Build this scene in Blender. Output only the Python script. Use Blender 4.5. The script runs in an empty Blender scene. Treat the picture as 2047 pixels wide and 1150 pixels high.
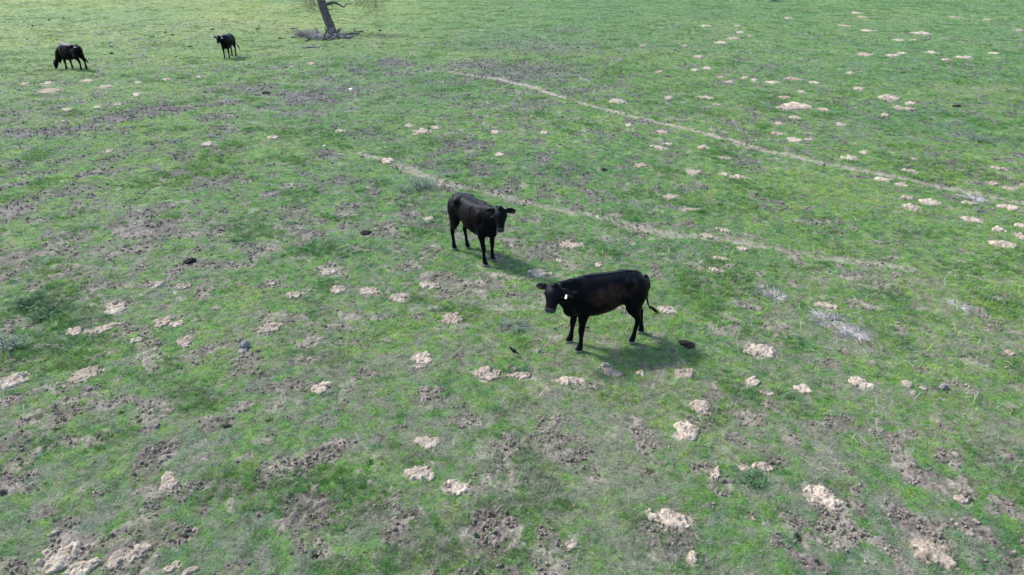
import bpy, math, random
import numpy as np
from mathutils import Vector, Matrix
random.seed(7)
RNG = np.random.default_rng(11)
SC = bpy.context.scene
COL = SC.collection

# ------------------------------------------------------------------ camera, sky, sun, exposure
CAM_H, PITCH, FPX = 6.0, math.radians(27.3), 1365.0
cam_d = bpy.data.cameras.new('camera'); cam = bpy.data.objects.new('camera', cam_d); COL.objects.link(cam)
cam.location = (0, 0, CAM_H); cam.rotation_euler = (math.pi/2 - PITCH, 0, 0)
cam_d.sensor_width = 36; cam_d.lens = 36*FPX/2047; cam_d.clip_start = 0.1; cam_d.clip_end = 9000
SC.camera = cam
SUN_DIR = Vector((-0.80, 0.42, 0.95)).normalized()          # from the ground towards the sun
elev = math.asin(SUN_DIR.z)
w = bpy.data.worlds.new('World'); SC.world = w; w.use_nodes = True
nt = w.node_tree; nt.nodes.clear()
sky = nt.nodes.new('ShaderNodeTexSky'); sky.sky_type = 'NISHITA'; sky.sun_disc = False
sky.sun_elevation = elev; sky.sun_rotation = math.atan2(SUN_DIR.x, SUN_DIR.y)
sky.dust_density = 1.2; sky.air_density = 1.0
bg = nt.nodes.new('ShaderNodeBackground'); bg.inputs[1].default_value = 0.15
wo = nt.nodes.new('ShaderNodeOutputWorld')
nt.links.new(sky.outputs[0], bg.inputs[0]); nt.links.new(bg.outputs[0], wo.inputs[0])
sl = bpy.data.lights.new('sun', 'SUN'); sl.energy = 2.6; sl.angle = math.radians(9); sl.color = (1.0, 0.975, 0.93)
so = bpy.data.objects.new('sun', sl); COL.objects.link(so)
so.rotation_euler = (-SUN_DIR).to_track_quat('-Z', 'Y').to_euler()
SC.view_settings.view_transform = 'Standard'; SC.view_settings.look = 'None'
SC.view_settings.exposure = 1.42; SC.view_settings.gamma = 1

# ------------------------------------------------------------------ noise (numpy)
def _hash(ix, iy, seed):
    h = (ix.astype(np.int64)*374761393 + iy.astype(np.int64)*668265263 + seed*1274126177) & 0xffffffff
    h = ((h ^ (h >> 13))*1274126177) & 0xffffffff
    h = ((h ^ (h >> 15))*2246822519) & 0xffffffff
    return ((h ^ (h >> 16)) & 0xffffff)/float(0xffffff)
def vn(x, y, seed=0):
    x = np.asarray(x, float); y = np.asarray(y, float)
    ix = np.floor(x); iy = np.floor(y); fx = x-ix; fy = y-iy
    fx = fx*fx*(3-2*fx); fy = fy*fy*(3-2*fy)
    a = _hash(ix, iy, seed); b = _hash(ix+1, iy, seed); c = _hash(ix, iy+1, seed); d = _hash(ix+1, iy+1, seed)
    return (a*(1-fx)+b*fx)*(1-fy) + (c*(1-fx)+d*fx)*fy
def fbm(x, y, seed=0, octv=4, gain=.5):                      # about 0..1, mean 0.5
    s = 0; a = 1; t = 0
    for k in range(octv):
        s = s + a*vn(x, y, seed+17*k); t += a; a *= gain
        x, y = x*1.63 - y*1.21 + 5.3, x*1.21 + y*1.63 - 2.7
    return s/t
def ss(e0, e1, x):
    t = np.clip((x-e0)/(e1-e0), 0, 1); return t*t*(3-2*t)

def base_h(x, y):
    return 0.50*(fbm(np.asarray(x)/21+3, np.asarray(y)/21+1, 5, 3)-.5)*ss(4, 30, np.hypot(x, y)) \
         + 0.08*(fbm(np.asarray(x)/3.1, np.asarray(y)/3.1, 9, 3)-.5)

SP, CP = math.sin(PITCH), math.cos(PITCH)
def at(u, v):                                                # photo pixel -> point on the ground
    x = (u-1023.5)/FPX; yd = (v-575)/FPX
    d = (x, CP - yd*SP, -SP - yd*CP)
    z = 0.0
    for _ in range(12):
        t = (CAM_H - z)/-d[2]; X, Y = d[0]*t, d[1]*t
        z = float(base_h(X, Y))
    return X, Y, z
def to_px(X, Y):
    f = Y*CP + CAM_H*SP; up = Y*SP - CAM_H*CP
    return 1023.5 + FPX*X/f, 575 - FPX*up/f
def ell(u, v, ru, rv):                                       # centre, tangential and radial half-sizes in metres, heading
    X, Y, z = at(u, v); D = math.sqrt(X*X+Y*Y+CAM_H**2); f = Y*CP+CAM_H*SP
    f = max(f, .1)
    rt = ru*f/FPX
    Yp = abs(at(u, v-1)[1]-at(u, v+1)[1])/2
    return X, Y, z, rt, min(rv*Yp, rt*2.6), math.atan2(X, Y)

# ------------------------------------------------------------------ layout of the ground, read off the photograph (px, px, half-width, half-height)
SOIL = [(320,218,52,12,1),(240,236,52,12,1),(100,263,55,12,1),(30,268,35,10,.9),(170,258,50,9,.9),(225,262,35,7,.7),(450,205,40,8,.9),
(425,232,30,9,.8),(500,180,50,10,.8),(525,172,30,6,.7),(615,195,55,14,1),(650,180,50,8,.7),(785,127,38,9,1),(720,143,35,7,.8),(660,160,30,6,.7),
(700,180,50,9,.8),(800,148,30,6,.7),(740,225,30,6,.6),(585,230,30,7,.6),(885,195,30,8,.6),(890,165,40,8,.7),(1050,142,150,22,.85),(960,130,80,12,.9),(1080,95,150,14,.6),
(1130,60,40,6,.7),(960,210,60,8,.6),(1070,205,60,8,.7),(1150,185,50,9,.7),(1020,185,50,8,.6),(650,310,28,14,.9),(640,230,30,7,.6),(740,265,40,12,.7),
(930,290,50,16,.9),(860,330,60,12,.7),(680,360,45,10,.8),(605,372,25,7,.8),(440,365,48,12,.9),(360,345,32,12,.9),(200,345,40,8,.9),(130,322,22,7,.8),
(37,332,25,6,.8),(30,370,30,8,.9),(135,383,60,10,.9),(30,418,38,18,1),(330,415,22,8,.9),(310,452,78,18,1),(375,440,20,8,.8),(445,420,15,7,.8),
(285,300,40,8,.8),(320,282,40,7,.7),(450,257,30,6,.7),(45,512,50,14,1),(85,443,18,6,.8),(140,540,20,7,.8),(165,475,25,6,.6),(465,332,15,5,.6),
(540,390,25,7,.9),(745,385,20,8,.8),(700,362,40,8,.7),(510,450,25,8,.7),(1055,212,40,12,.7),(1218,175,30,7,.6),(1220,272,25,10,.6),(1088,320,20,8,.8),
(1135,342,30,12,.7),(1168,382,20,5,.8),(1275,243,25,5,.8),(1400,218,20,6,.8),(1458,245,25,7,.8),(1510,268,40,10,.6),(1348,310,20,5,.7),(1490,322,40,9,.6),
(1515,340,15,6,.8),(1390,368,25,5,.5),(1763,295,18,5,.6),(1903,328,20,6,.8),(1953,350,15,7,.8),(1948,396,26,9,.8),(1390,530,20,12,.7),(1235,482,25,8,.5),
(1498,470,12,4,.9),(1703,552,22,8,.8),(1518,547,10,5,1),(1920,524,10,6,.9),(1273,373,15,5,.8),(1448,167,18,5,.7),
(612,720,28,9,.95),(635,682,30,5,.9),(672,687,20,8,.9),(675,657,28,10,.6),(615,650,12,7,.7),(185,782,25,10,1),(290,720,18,8,.9),(150,818,18,8,1),
(75,840,15,12,1),(20,798,30,15,1),(240,770,18,15,.6),(505,778,20,7,.8),(548,775,20,7,.8),(480,812,30,10,.8),(602,802,15,7,.8),(305,855,20,8,.9),
(315,905,35,17,1),(265,930,10,12,.7),(8,890,15,15,.9),(60,915,40,8,.5),(55,950,20,12,.9),(15,975,30,20,1),(860,800,35,22,.8),(668,905,45,22,1),
(620,930,30,15,.9),(720,942,15,8,.7),(760,875,16,10,.9),(675,960,14,6,.8),(610,1030,50,45,1),(625,1085,45,28,.7),(522,1025,14,10,.9),(372,1067,30,14,1),
(960,1030,22,12,.9),(985,1068,45,45,1),(950,1090,40,40,.7),(848,1105,18,12,.9),(410,912,20,6,.6),(790,855,20,6,.7),(650,745,25,8,.4),
(1107,785,20,8,.8),(1085,870,20,10,.8),(1295,945,26,9,.9),(1085,690,25,8,.4),(1183,950,25,20,.4),(1393,937,12,8,.7),(1455,903,8,7,.9),(1420,1010,10,8,.8),
(1500,1033,25,14,.9),(1595,1055,13,24,1),(1650,1055,22,25,1),(1668,1040,35,20,.9),(1723,1070,30,12,.9),(1615,1120,38,14,1),(1803,1035,27,20,1),(1843,1050,30,16,1),
(1938,1060,55,22,1),(1885,915,28,17,.9),(1868,960,42,22,1),(1940,960,25,8,.9),(2010,908,27,12,.9),(1823,865,25,12,.8),(1758,845,15,9,.7),(1893,857,15,8,.6),
(1813,892,20,8,.6),(2003,1000,35,10,.9),(1988,1025,20,8,.8),(1550,1075,8,14,.8),(1488,612,30,6,.8),(1475,642,12,5,.9),(1650,725,20,8,.6),(1725,720,15,4,.7),
(1950,720,20,9,.6),(2013,735,20,8,.5),(1188,777,20,8,.4),(1158,1030,22,14,.3),(1033,1070,18,25,.7),(400,637,20,9,.7),(1712,1005,22,20,.8),(1693,1062,25,12,.7),
(245,1122,40,22,.7),(180,1140,60,20,.4),(300,1090,20,10,.4)]
HOLES = [(742,923,9,6),(700,1005,4,6),(630,1110,8,7),(455,852,9,4),(540,840,7,4),(243,825,6,4),(1598,1072,8,7),(1640,1126,9,7),(1300,942,10,4),(1945,962,18,5),
(1668,1058,6,5),(985,1030,7,5),(8,985,7,8),(375,1065,10,5),(1995,1012,10,4),(2015,905,9,4),(1850,1047,9,6),(1700,1012,6,4),(1488,964,7,5),(955,1070,6,4),(180,780,8,4)]
# pale mounds: x, y, half-width, half-height, relative height, label (None = one of the many small ones)
MOUNDS = [
(230,618,28,14,.6,'streaky grey white mound at the left, just above the flat white one'),
(208,658,33,10,.6,'flat white sandy mound at the left, widest of the cluster of pale patches'),
(325,644,20,10,.7,'small white mound with a dark crumbly end, right of the flat white one'),
(536,657,26,11,.8,'pale mound ringed by bright green grass, alone in the left half'),
(370,685,13,13,.4,'narrow buff mound split in two, below the white cluster at the left'),
(173,750,28,17,.8,'buff ridged mound near the left edge above a dark churned patch'),
(22,762,34,18,1.,'smooth pinkish mound cut by the left edge of the photo'),
(588,590,17,6,.5,'small flat buff mound left of a row of three small mounds'),
(675,579,14,8,.7,'leftmost of the row of three small mounds below the facing cow'),
(738,583,20,8,.7,'pinkish middle mound of the row of three below the facing cow'),
(797,598,21,9,.8,'rightmost mound of the row of three, pinkish and rounded'),
(905,641,24,14,.6,'crumbly buff mound left of the side-on heifer'),
(845,716,22,13,.6,'tilted buff mound with a grey scrap of soil at its lower left'),
(974,748,27,13,1.,'clean domed sandy mound below the black bird'),
(645,776,20,12,.5,'small ringed mound partly grown over with grass, left of the domed sandy mound'),
(338,968,17,24,.5,'tall narrow cream mound standing alone in grass at the lower left'),
(855,885,25,14,.5,'flat spread of buff soil above the grassy dip'),
(838,948,30,18,.9,'reddish buff mound, left of a pair at bottom centre'),
(915,972,28,16,.9,'sandy mound, right of a pair at bottom centre, with a dark lower edge'),
(120,1113,46,27,1.3,'large domed pinkish mound with a burrow hole in the bottom left corner'),
(165,1137,30,16,1.,'pinkish mound tucked below the large domed one at the bottom left'),
(255,1112,38,20,.7,'grey and buff crumbled mound right of the large domed one'),
(345,1136,18,12,.6,'small buff mound at the bottom edge, left of centre'),
(1518,700,32,14,1.2,'bright smooth domed mound with a bitten lower edge, right of the side-on heifer'),
(1723,768,27,12,1.,'pale crumbly mound in dark green grass at the right'),
(1500,763,16,12,.7,'small crumbly mound below the bright smooth domed one'),
(1605,778,16,9,.6,'small broken mound between the two brighter mounds at the right'),
(1403,816,22,13,.8,'grey buff crumbly mound above the big lumpy one'),
(1373,865,30,21,1.1,'big lumpy buff mound below and right of the side-on heifer'),
(1430,946,10,14,.4,'small upright streak of buff soil below the big lumpy mound'),
(1338,1038,42,19,.9,'wide cream mound in two lobes at the bottom right of centre'),
(1652,996,36,24,1.1,'white and brown mound with cloddy rim at the lower right'),
(1868,1108,50,28,.9,'broad cracked sandy mound near the bottom right corner'),
(1212,740,15,12,1.,'knobbly buff mound in the shadow of the side-on heifer'),
(1280,745,15,8,.8,'small smooth mound right of the knobbly one in the heifer shadow'),
(1140,763,32,9,.8,'long low pale mound below the front feet of the side-on heifer'),
(1040,752,24,7,.4,'thin trail of loose sand right of the clean domed mound'),
(657,543,20,8,.9,'bright pale mound above the row of three small mounds'),
(853,571,21,8,.9,'bright pale mound left of the side-on heifer and below the facing cow'),
(1820,415,19,8,1.2,'domed pale mound, left one of a pair below the trail at the right'),
(1860,406,19,7,1.,'lower pale mound, right one of the pair below the trail'),
(2018,416,24,6,1.,'wide pale mound cut by the right edge below the trail'),
(2005,490,23,9,1.,'buff mound near the right edge, lowest of a vertical row'),
(1945,440,19,6,.9,'pale mound below a grey brown dead weed patch at the right'),
(1593,212,28,6,1.1,'largest white mound in the cluster at the upper right'),
(1775,195,20,6,1.1,'large buff mound right of the white cluster, upper right'),
(1078,547,24,8,.5,'flat grey pinkish patch of loose soil between the two near cows'),
(1143,490,20,8,.5,'cluster of loose pale soil right of the facing cow'),
]
SMALLM = [(150,663,18,9),(352,648,12,7),(275,680,12,6),(838,733,14,5),(378,1143,16,9),(1523,936,18,9),(1488,935,9,10),(1232,748,12,6),(1368,748,20,11),(1533,787,12,5),(1383,1115,14,12),
(1143,1090,12,8),(1923,1000,18,9),(1333,620,18,8),(2015,707,10,6),(545,567,10,4),(317,569,16,7),(365,573,16,7),(858,438,12,5),(415,288,14,5),(681,263,11,4),(872,255,11,4),
(842,264,16,6),(818,252,10,4),(545,275,12,4),(218,303,12,3),(133,220,11,4),(195,215,8,3),(128,242,6,2),(273,190,9,3),(174,162,13,3),(96,167,13,4),(100,182,22,5),(208,174,13,4),
(275,165,10,3),(333,160,9,3),(398,155,10,3),(622,128,8,3),(50,168,12,3),(235,209,9,3),(998,309,10,4),(990,265,10,4),(775,322,12,5),(880,371,10,3),(1235,203,17,4),(1338,196,10,3),
(1410,196,17,3),(1433,210,11,2),(1318,144,10,2),(1390,140,8,2.5),(1415,137,9,3),(1395,114,11,3),(1370,92,6,2),(1440,154,9,3),(1460,164,12,3),(1488,156,8,2.5),(1508,160,7,3),(1543,165,17,3),
(1585,158,21,4),(1627,165,11,3),(1603,184,9,2),(1570,195,13,3),(1575,217,20,4),(1648,220,13,3),(1590,235,12,3),(1555,247,12,3),(1683,250,15,5),(1553,267,13,3.5),(1588,280,15,5),
(1618,280,9,3),(1716,177,12,4),(1820,207,10,3),(1795,215,9,4),(1818,218,12,3),(1768,230,8,3),(1728,109,14,4),(1783,111,13,3),(1803,107,9,2),(1861,105,10,3),(1893,120,12,3),
(1930,115,16,3),(1315,295,14,4),(1333,288,10,3),(1408,295,15,4),(1448,317,13,3),(1282,331,15,5),(1385,345,17,6),(1448,349,12,3),(1478,355,19,5),(1695,317,17,5),(1728,305,9,4),
(1825,319,7,3),(1768,360,17,5),(1803,370,13,5),(1818,342,14,4),(1815,396,14,4),(1938,407,12,4),(1998,337,14,3),(1985,367,13,5),(2018,377,14,4),(2045,370,6,3),(1995,459,13,6),
(2040,452,10,6),(2040,472,12,8),(1340,395,17,6),(1380,419,18,4),(1445,460,14,5),(1413,472,15,4),(1483,497,10,4),(1440,517,15,4),(1435,542,20,6),(1118,522,9,4),(1195,529,10,5),
(1575,36,11,2),(1713,26,10,2),(1723,35,12,2),(1908,34,10,1.5),(1973,40,8,2),(1690,52,15,2),(1735,61,15,2),(1798,81,10,2),(1828,80,8,2),(1843,67,20,3),(1480,65,7,2),(1500,72,7,2),
(1465,77,12,2.5),(1440,85,12,2.5),(1410,52,10,1.5),(1475,52,8,2),(1283,92,5,1.5),(1088,266,8,3),(1258,250,10,4),(1323,265,15,4),(1988,107,10,2),(1700,146,8,2),(2035,60,8,3),(1650,611,20,6)]
TRAILS = [([(895,143),(960,152),(1050,170),(1110,190),(1200,218),(1300,240),(1400,262),(1480,288),(1550,305),(1640,325),(1700,336),(1790,352),(1900,378),(1980,392),(2080,410)],.20,.94),
          ([(715,303),(770,322),(830,345),(890,366),(960,382),(1040,405),(1120,418),(1200,435),(1300,460),(1400,470),(1450,476),(1530,495),(1590,505),(1650,515),(1730,525),(1810,540)],.19,.86)]
RUTS = [[(1240,28),(1400,30),(1530,18),(1650,17),(1800,22),(1950,22),(2047,19)],[(1400,42),(1530,24),(1650,21),(1800,25),(2047,24)],[(700,20),(850,18),(1000,14),(1150,18),(1300,24)],
        [(560,6),(700,5),(900,1)],[(0,12),(150,8),(300,7)]]
MUTE = [.55 if (m[4] < .45) else 1. for m in MOUNDS]
E_SOIL = [ell(*p[:4])+(p[4],) for p in SOIL]
E_HOLE = [ell(*p)+(1,) for p in HOLES]
E_MND = [ell(*m[:4])+(1,) for m in MOUNDS] + [ell(*m)+(1,) for m in SMALLM]

def ell_q(X, Y, e, k=1.0):
    """normalised distance field inside a bounding box; returns (indices, q) with q = 1 on the outline"""
    cx, cy, _, rt, rr, a, _s = e
    R = max(rt, rr)*k
    idx = np.nonzero((np.abs(X-cx) < R) & (np.abs(Y-cy) < R))[0]
    dx = X[idx]-cx; dy = Y[idx]-cy
    t = dx*math.cos(a) - dy*math.sin(a); r = dx*math.sin(a) + dy*math.cos(a)
    return idx, np.sqrt((t/rt)**2 + (r/rr)**2)

def seg_dist(X, Y, pts):
    best = np.full(X.shape, 1e9)
    for (x0, y0), (x1, y1) in zip(pts[:-1], pts[1:]):
        vx, vy = x1-x0, y1-y0; L = vx*vx+vy*vy
        t = np.clip(((X-x0)*vx+(Y-y0)*vy)/L, 0, 1)
        best = np.minimum(best, np.hypot(X-x0-t*vx, Y-y0-t*vy))
    return best

def masks(X, Y):
    """soil, bare pale, trail, hole masks (0..1) at ground points"""
    n = X.size
    order = np.argsort(Y, kind='stable'); Ys = Y[order]
    wx = (fbm(X/.22, Y/.22, 31, 3)-.5)
    soil = np.zeros(n); bare = np.zeros(n); hole = np.zeros(n)
    edge = fbm(X/.30, Y/.30, 41, 4) + .35*(fbm(X/.07, Y/.07, 42, 2)-.5)
    def loc(e, k):
        R = max(e[3], e[4])*k
        a, b = np.searchsorted(Ys, [e[1]-R, e[1]+R]); sub = order[a:b]
        i, q = ell_q(X[sub], Y[sub], e, k); return sub[i], q
    for e in E_SOIL:
        i, q = loc(e, 1.9)
        m = ss(.0, .30, (1.30-q)*.62*e[6] + (edge[i]-.54)*1.2)
        soil[i] = np.maximum(soil[i], m*min(1, .35+.65*e[6]))
    for e in E_MND:
        i, q = loc(e, 1.6)
        m = ss(0, .6, (1.12-q) + wx[i]*1.9)
        bare[i] = np.maximum(bare[i], m)
    for e in E_HOLE:
        i, q = loc(e, 1.7)
        hole[i] = np.maximum(hole[i], ss(1.2, .5, q+wx[i]*.5))
    trail = np.zeros(n)
    u, v = to_px(X, Y)
    for pts, wd, st in TRAILS:
        P = [at(*p)[:2] for p in pts]
        sel = np.nonzero((X > min(p[0] for p in P)-1) & (X < max(p[0] for p in P)+1) & (Y > min(p[1] for p in P)-1) & (Y < max(p[1] for p in P)+1))[0]
        if sel.size == 0: continue
        x, y = X[sel], Y[sel]
        d = seg_dist(x + .35*(fbm(x/1.1, y/1.1, 51, 2)-.5), y + .35*(fbm(x/1.1, y/1.1, 52, 2)-.5), P)
        wv = wd*(.65+.9*fbm(x/1.6, y/1.6, 53, 2))
        m = ss(1.15, .45, d/wv + (edge[sel]-.5)*1.1)*st*ss(.18, .40, fbm(x/1.3, y/1.3, 54, 2) + .12*st)
        trail[sel] = np.maximum(trail[sel], m)
    rut = np.zeros(n)
    for pts in RUTS:
        P = [at(*p)[:2] for p in pts]
        sel = np.nonzero(Y > min(p[1] for p in P)-2)[0]
        if sel.size:
            x, y = X[sel], Y[sel]
            rut[sel] = np.maximum(rut[sel], ss(.55, .15, seg_dist(x, y, P)+.3*(fbm(x/2, y/2, 55, 2)-.5))*ss(.35, .55, fbm(x/3, y/3, 56, 2)))
    # scattered scuffs everywhere, in clusters
    near = ss(75, 40, Y)
    big = fbm(X/4.5, Y/4.5, 61, 3)
    lft = ss(6, -1, X)*ss(10, 14, Y)*ss(36, 27, Y)
    sc = ss(.60, .70, fbm(X/.42, Y/.42, 62, 4) + .28*(big-.5) + .055*lft)
    soil = np.maximum(soil, sc*.8*near)
    # pale worn specks
    sp = ss(.70, .78, fbm(X/.35+9, Y/.35, 63, 3) + .2*(fbm(X/6, Y/6, 64, 2)-.5))*.5
    return soil, bare, trail, hole, rut, sp, edge

def mix(a, b, t): return a*(1-t[:, None]) + b*t[:, None]
C = lambda *a: np.array(a)
def grass_colour(X, Y):
    """albedo of living and dry grass at a place (sward noise in world space; far-left colour also carries grazing-light paleness)"""
    g1, g2, g3 = C(.098, .222, .042), C(.168, .285, .056), C(.066, .168, .052)
    dry = C(.205, .205, .155)
    n1 = fbm(X/2.6, Y/2.6, 71, 3); n2 = fbm(X/.55, Y/.55, 72, 3); n3 = fbm(X/.14, Y/.14, 73, 2)
    n4 = fbm(X/7., Y/7., 74, 2)
    c = np.tile(g1, (X.size, 1))
    c = mix(c, g2, ss(.40, .72, .22*n1+.38*n2+.4*n3))
    c = mix(c, g3, ss(.48, .74, .25*fbm(X/1.7, Y/1.7, 75, 3)+.75*fbm(X/.22, Y/.22, 76, 3)))
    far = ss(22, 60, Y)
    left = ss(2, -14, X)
    d = ss(.50, .76, .22*n4+.33*fbm(X/.8, Y/.8, 77, 3)+.45*fbm(X/.13, Y/.13, 78, 3) + .05*ss(15, 6, Y))
    c = mix(c, dry, d*.7*(1-.6*far))
    c = mix(c, C(.225, .32, .095), far*left*.85)  # lighter far-left grass, with the paleness of grazing light put into its colour
    c = mix(c, C(.115, .235, .085), far*(1-left)*.45)
    big = fbm(X/8., Y/5., 79, 2)
    c = c*(.90+.22*big)[:, None]*np.stack([1+.35*(big-.5), np.ones(X.size), 1-.2*(big-.5)], 1)
    return c, d

# ------------------------------------------------------------------ materials
def mat(name):
    m = bpy.data.materials.new(name); m.use_nodes = True
    n = m.node_tree.nodes; b = n['Principled BSDF']; return m, n, m.node_tree.links, b
def nd(n, t, **kw):
    x = n.new(t)
    for k, v in kw.items(): setattr(x, k, v)
    return x
def noise_node(n, l, scale, detail=4, coord='Object', rough=.6):
    tc = n.new('ShaderNodeTexCoord'); t = n.new('ShaderNodeTexNoise')
    t.inputs['Scale'].default_value = scale; t.inputs['Detail'].default_value = detail; t.inputs['Roughness'].default_value = rough
    l.new(tc.outputs[coord], t.inputs['Vector']); return t
def ramp(n, l, src, stops):
    r = n.new('ShaderNodeValToRGB'); e = r.color_ramp.elements
    while len(e) < len(stops): e.new(.5)
    for el, (p, c) in zip(e, stops): el.position = p; el.color = (*c, 1)
    l.new(src, r.inputs[0]); return r
def mulcol(n, l, a, b, fac=1.0):
    m = n.new('ShaderNodeMix'); m.data_type = 'RGBA'; m.blend_type = 'MULTIPLY'; m.inputs[0].default_value = fac
    l.new(a, m.inputs[6]); l.new(b, m.inputs[7]); return m.outputs[2]

def m_ground():
    m, n, l, b = mat('pasture_ground')
    a = nd(n, 'ShaderNodeAttribute', attribute_name='albedo')
    t = noise_node(n, l, 26, 8, rough=.75)
    r = ramp(n, l, t.outputs['Fac'], [(.30, (.50,)*3), (.5, (.95,)*3), (.70, (1.45,)*3)])
    l.new(mulcol(n, l, a.outputs['Color'], r.outputs[0]), b.inputs['Base Color'])
    b.inputs['Roughness'].default_value = .95; b.inputs['Specular IOR Level'].default_value = .15
    bp = n.new('ShaderNodeBump'); bp.inputs['Strength'].default_value = 1.0; bp.inputs['Distance'].default_value = .045
    l.new(t.outputs['Fac'], bp.inputs['Height']); l.new(bp.outputs[0], b.inputs['Normal']); return m
def m_soil(name, dark, light, scale=30, inst=False, bump=.02, vary=False):
    m, n, l, b = mat(name)
    t = noise_node(n, l, scale, 8, rough=.7)
    r = ramp(n, l, t.outputs['Fac'], [(.33, dark), (.62, light)])
    col = r.outputs[0]
    if inst:
        a = nd(n, 'ShaderNodeAttribute', attribute_name='tint', attribute_type='INSTANCER')
        col = mulcol(n, l, col, a.outputs['Color'])
    if vary:
        tv = n.new('ShaderNodeTexVoronoi'); tv.inputs['Scale'].default_value = 55; tcv = n.new('ShaderNodeTexCoord'); l.new(tcv.outputs['Object'], tv.inputs['Vector'])
        rv = ramp(n, l, tv.outputs['Distance'], [(.05, (.62, .58, .55)), (.40, (1, 1, 1)), (.8, (1.12,)*3)]); col = mulcol(n, l, col, rv.outputs[0])
        tb = noise_node(n, l, 5, 4); rb = ramp(n, l, tb.outputs['Fac'], [(.35, (.72, .69, .67)), (.6, (1.08,)*3)]); col = mulcol(n, l, col, rb.outputs[0])
        oi = n.new('ShaderNodeObjectInfo'); vr = ramp(n, l, oi.outputs['Random'], [(0, (.80, .78, .75)), (.5, (.98, .97, .95)), (1, (1.15, 1.15, 1.12))]); col = mulcol(n, l, col, vr.outputs[0])
    l.new(col, b.inputs['Base Color']); b.inputs['Roughness'].default_value = .95; b.inputs['Specular IOR Level'].default_value = .15
    t2 = noise_node(n, l, scale*3, 5)
    bp = n.new('ShaderNodeBump'); bp.inputs['Strength'].default_value = .7; bp.inputs['Distance'].default_value = bump
    l.new(t2.outputs['Fac'], bp.inputs['Height']); l.new(bp.outputs[0], b.inputs['Normal']); return m
def m_blade(name, inst=True, col=(.2, .2, .1), trans=.35):
    m, n, l, b = mat(name)
    out = n['Material Output']
    if inst:
        a = nd(n, 'ShaderNodeAttribute', attribute_name='tint', attribute_type='INSTANCER'); c = a.outputs['Color']
    else:
        rgb = n.new('ShaderNodeRGB'); rgb.outputs[0].default_value = (*col, 1); c = rgb.outputs[0]
        t = noise_node(n, l, 15, 3); r = ramp(n, l, t.outputs['Fac'], [(.3, (.7,)*3), (.7, (1.25,)*3)]); c = mulcol(n, l, c, r.outputs[0])
    l.new(c, b.inputs['Base Color']); b.inputs['Roughness'].default_value = .5; b.inputs['Specular IOR Level'].default_value = .35
    tr = n.new('ShaderNodeBsdfTranslucent'); l.new(c, tr.inputs['Color'])
    mx = n.new('ShaderNodeMixShader'); mx.inputs[0].default_value = trans
    l.new(b.outputs[0], mx.inputs[1]); l.new(tr.outputs[0], mx.inputs[2]); l.new(mx.outputs[0], out.inputs[0]); return m

M_GROUND = m_ground()
M_SAND = m_soil('pale_sandy_soil', (.22, .180, .145), (.42, .36, .29), 30, bump=.03, vary=True)
M_CLOD = m_soil('churned_soil', (.6,)*3, (1.15,)*3, 40, inst=True)
M_GRASS = m_blade('grass_blade')
M_STRAW = m_blade('dry_straw', True, trans=.15)
M_DUNG = m_soil('cow_dung', (.007, .006, .006), (.022, .020, .021), 35)
M_ROCK = m_soil('grey_rock', (.10, .09, .092), (.23, .21, .21), 25)
M_BARK = m_soil('grey_bark', (.030, .027, .028), (.15, .132, .13), 7, bump=.04)
M_DEAD = m_soil('weathered_wood', (.06, .055, .06), (.25, .225, .23), 12)
M_SAGE = m_blade('bluish_weed_leaf', False, (.16, .22, .17))
M_WEED = m_blade('green_weed_leaf', False, (.065, .15, .055))
M_PALE = m_blade('bleached_grass_stem', False, (.50, .48, .42), .1)

# ------------------------------------------------------------------ mesh helpers
def mesh_np(name, V, F, mats, smooth=True):
    me = bpy.data.meshes.new(name)
    V = np.asarray(V, np.float32); F = np.asarray(F, np.int32)
    k = F.shape[1]
    me.vertices.add(len(V)); me.vertices.foreach_set('co', V.ravel())
    me.loops.add(F.size); me.loops.foreach_set('vertex_index', F.ravel())
    me.polygons.add(len(F)); me.polygons.foreach_set('loop_start', np.arange(0, F.size, k, dtype=np.int32))
    me.polygons.foreach_set('loop_total', np.full(len(F), k, np.int32))
    if smooth: me.polygons.foreach_set('use_smooth', np.ones(len(F), bool))
    me.update(calc_edges=True)
    for m in mats: me.materials.append(m)
    return me
def link(name, me, parent=None, loc=(0, 0, 0), rz=0):
    o = bpy.data.objects.new(name, me); COL.objects.link(o); o.location = loc; o.rotation_euler = (0, 0, rz)
    if parent: o.parent = parent
    return o
def tag(o, label=None, cat=None, group=None, kind=None):
    if label: o['label'] = label
    if cat: o['category'] = cat
    if group: o['group'] = group
    if kind: o['kind'] = kind
    return o
def colattr(me, name, c, domain='POINT'):
    a = me.attributes.new(name, 'FLOAT_COLOR', domain)
    a.data.foreach_set('color', np.concatenate([c, np.ones((len(c), 1))], 1).astype(np.float32).ravel())

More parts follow.
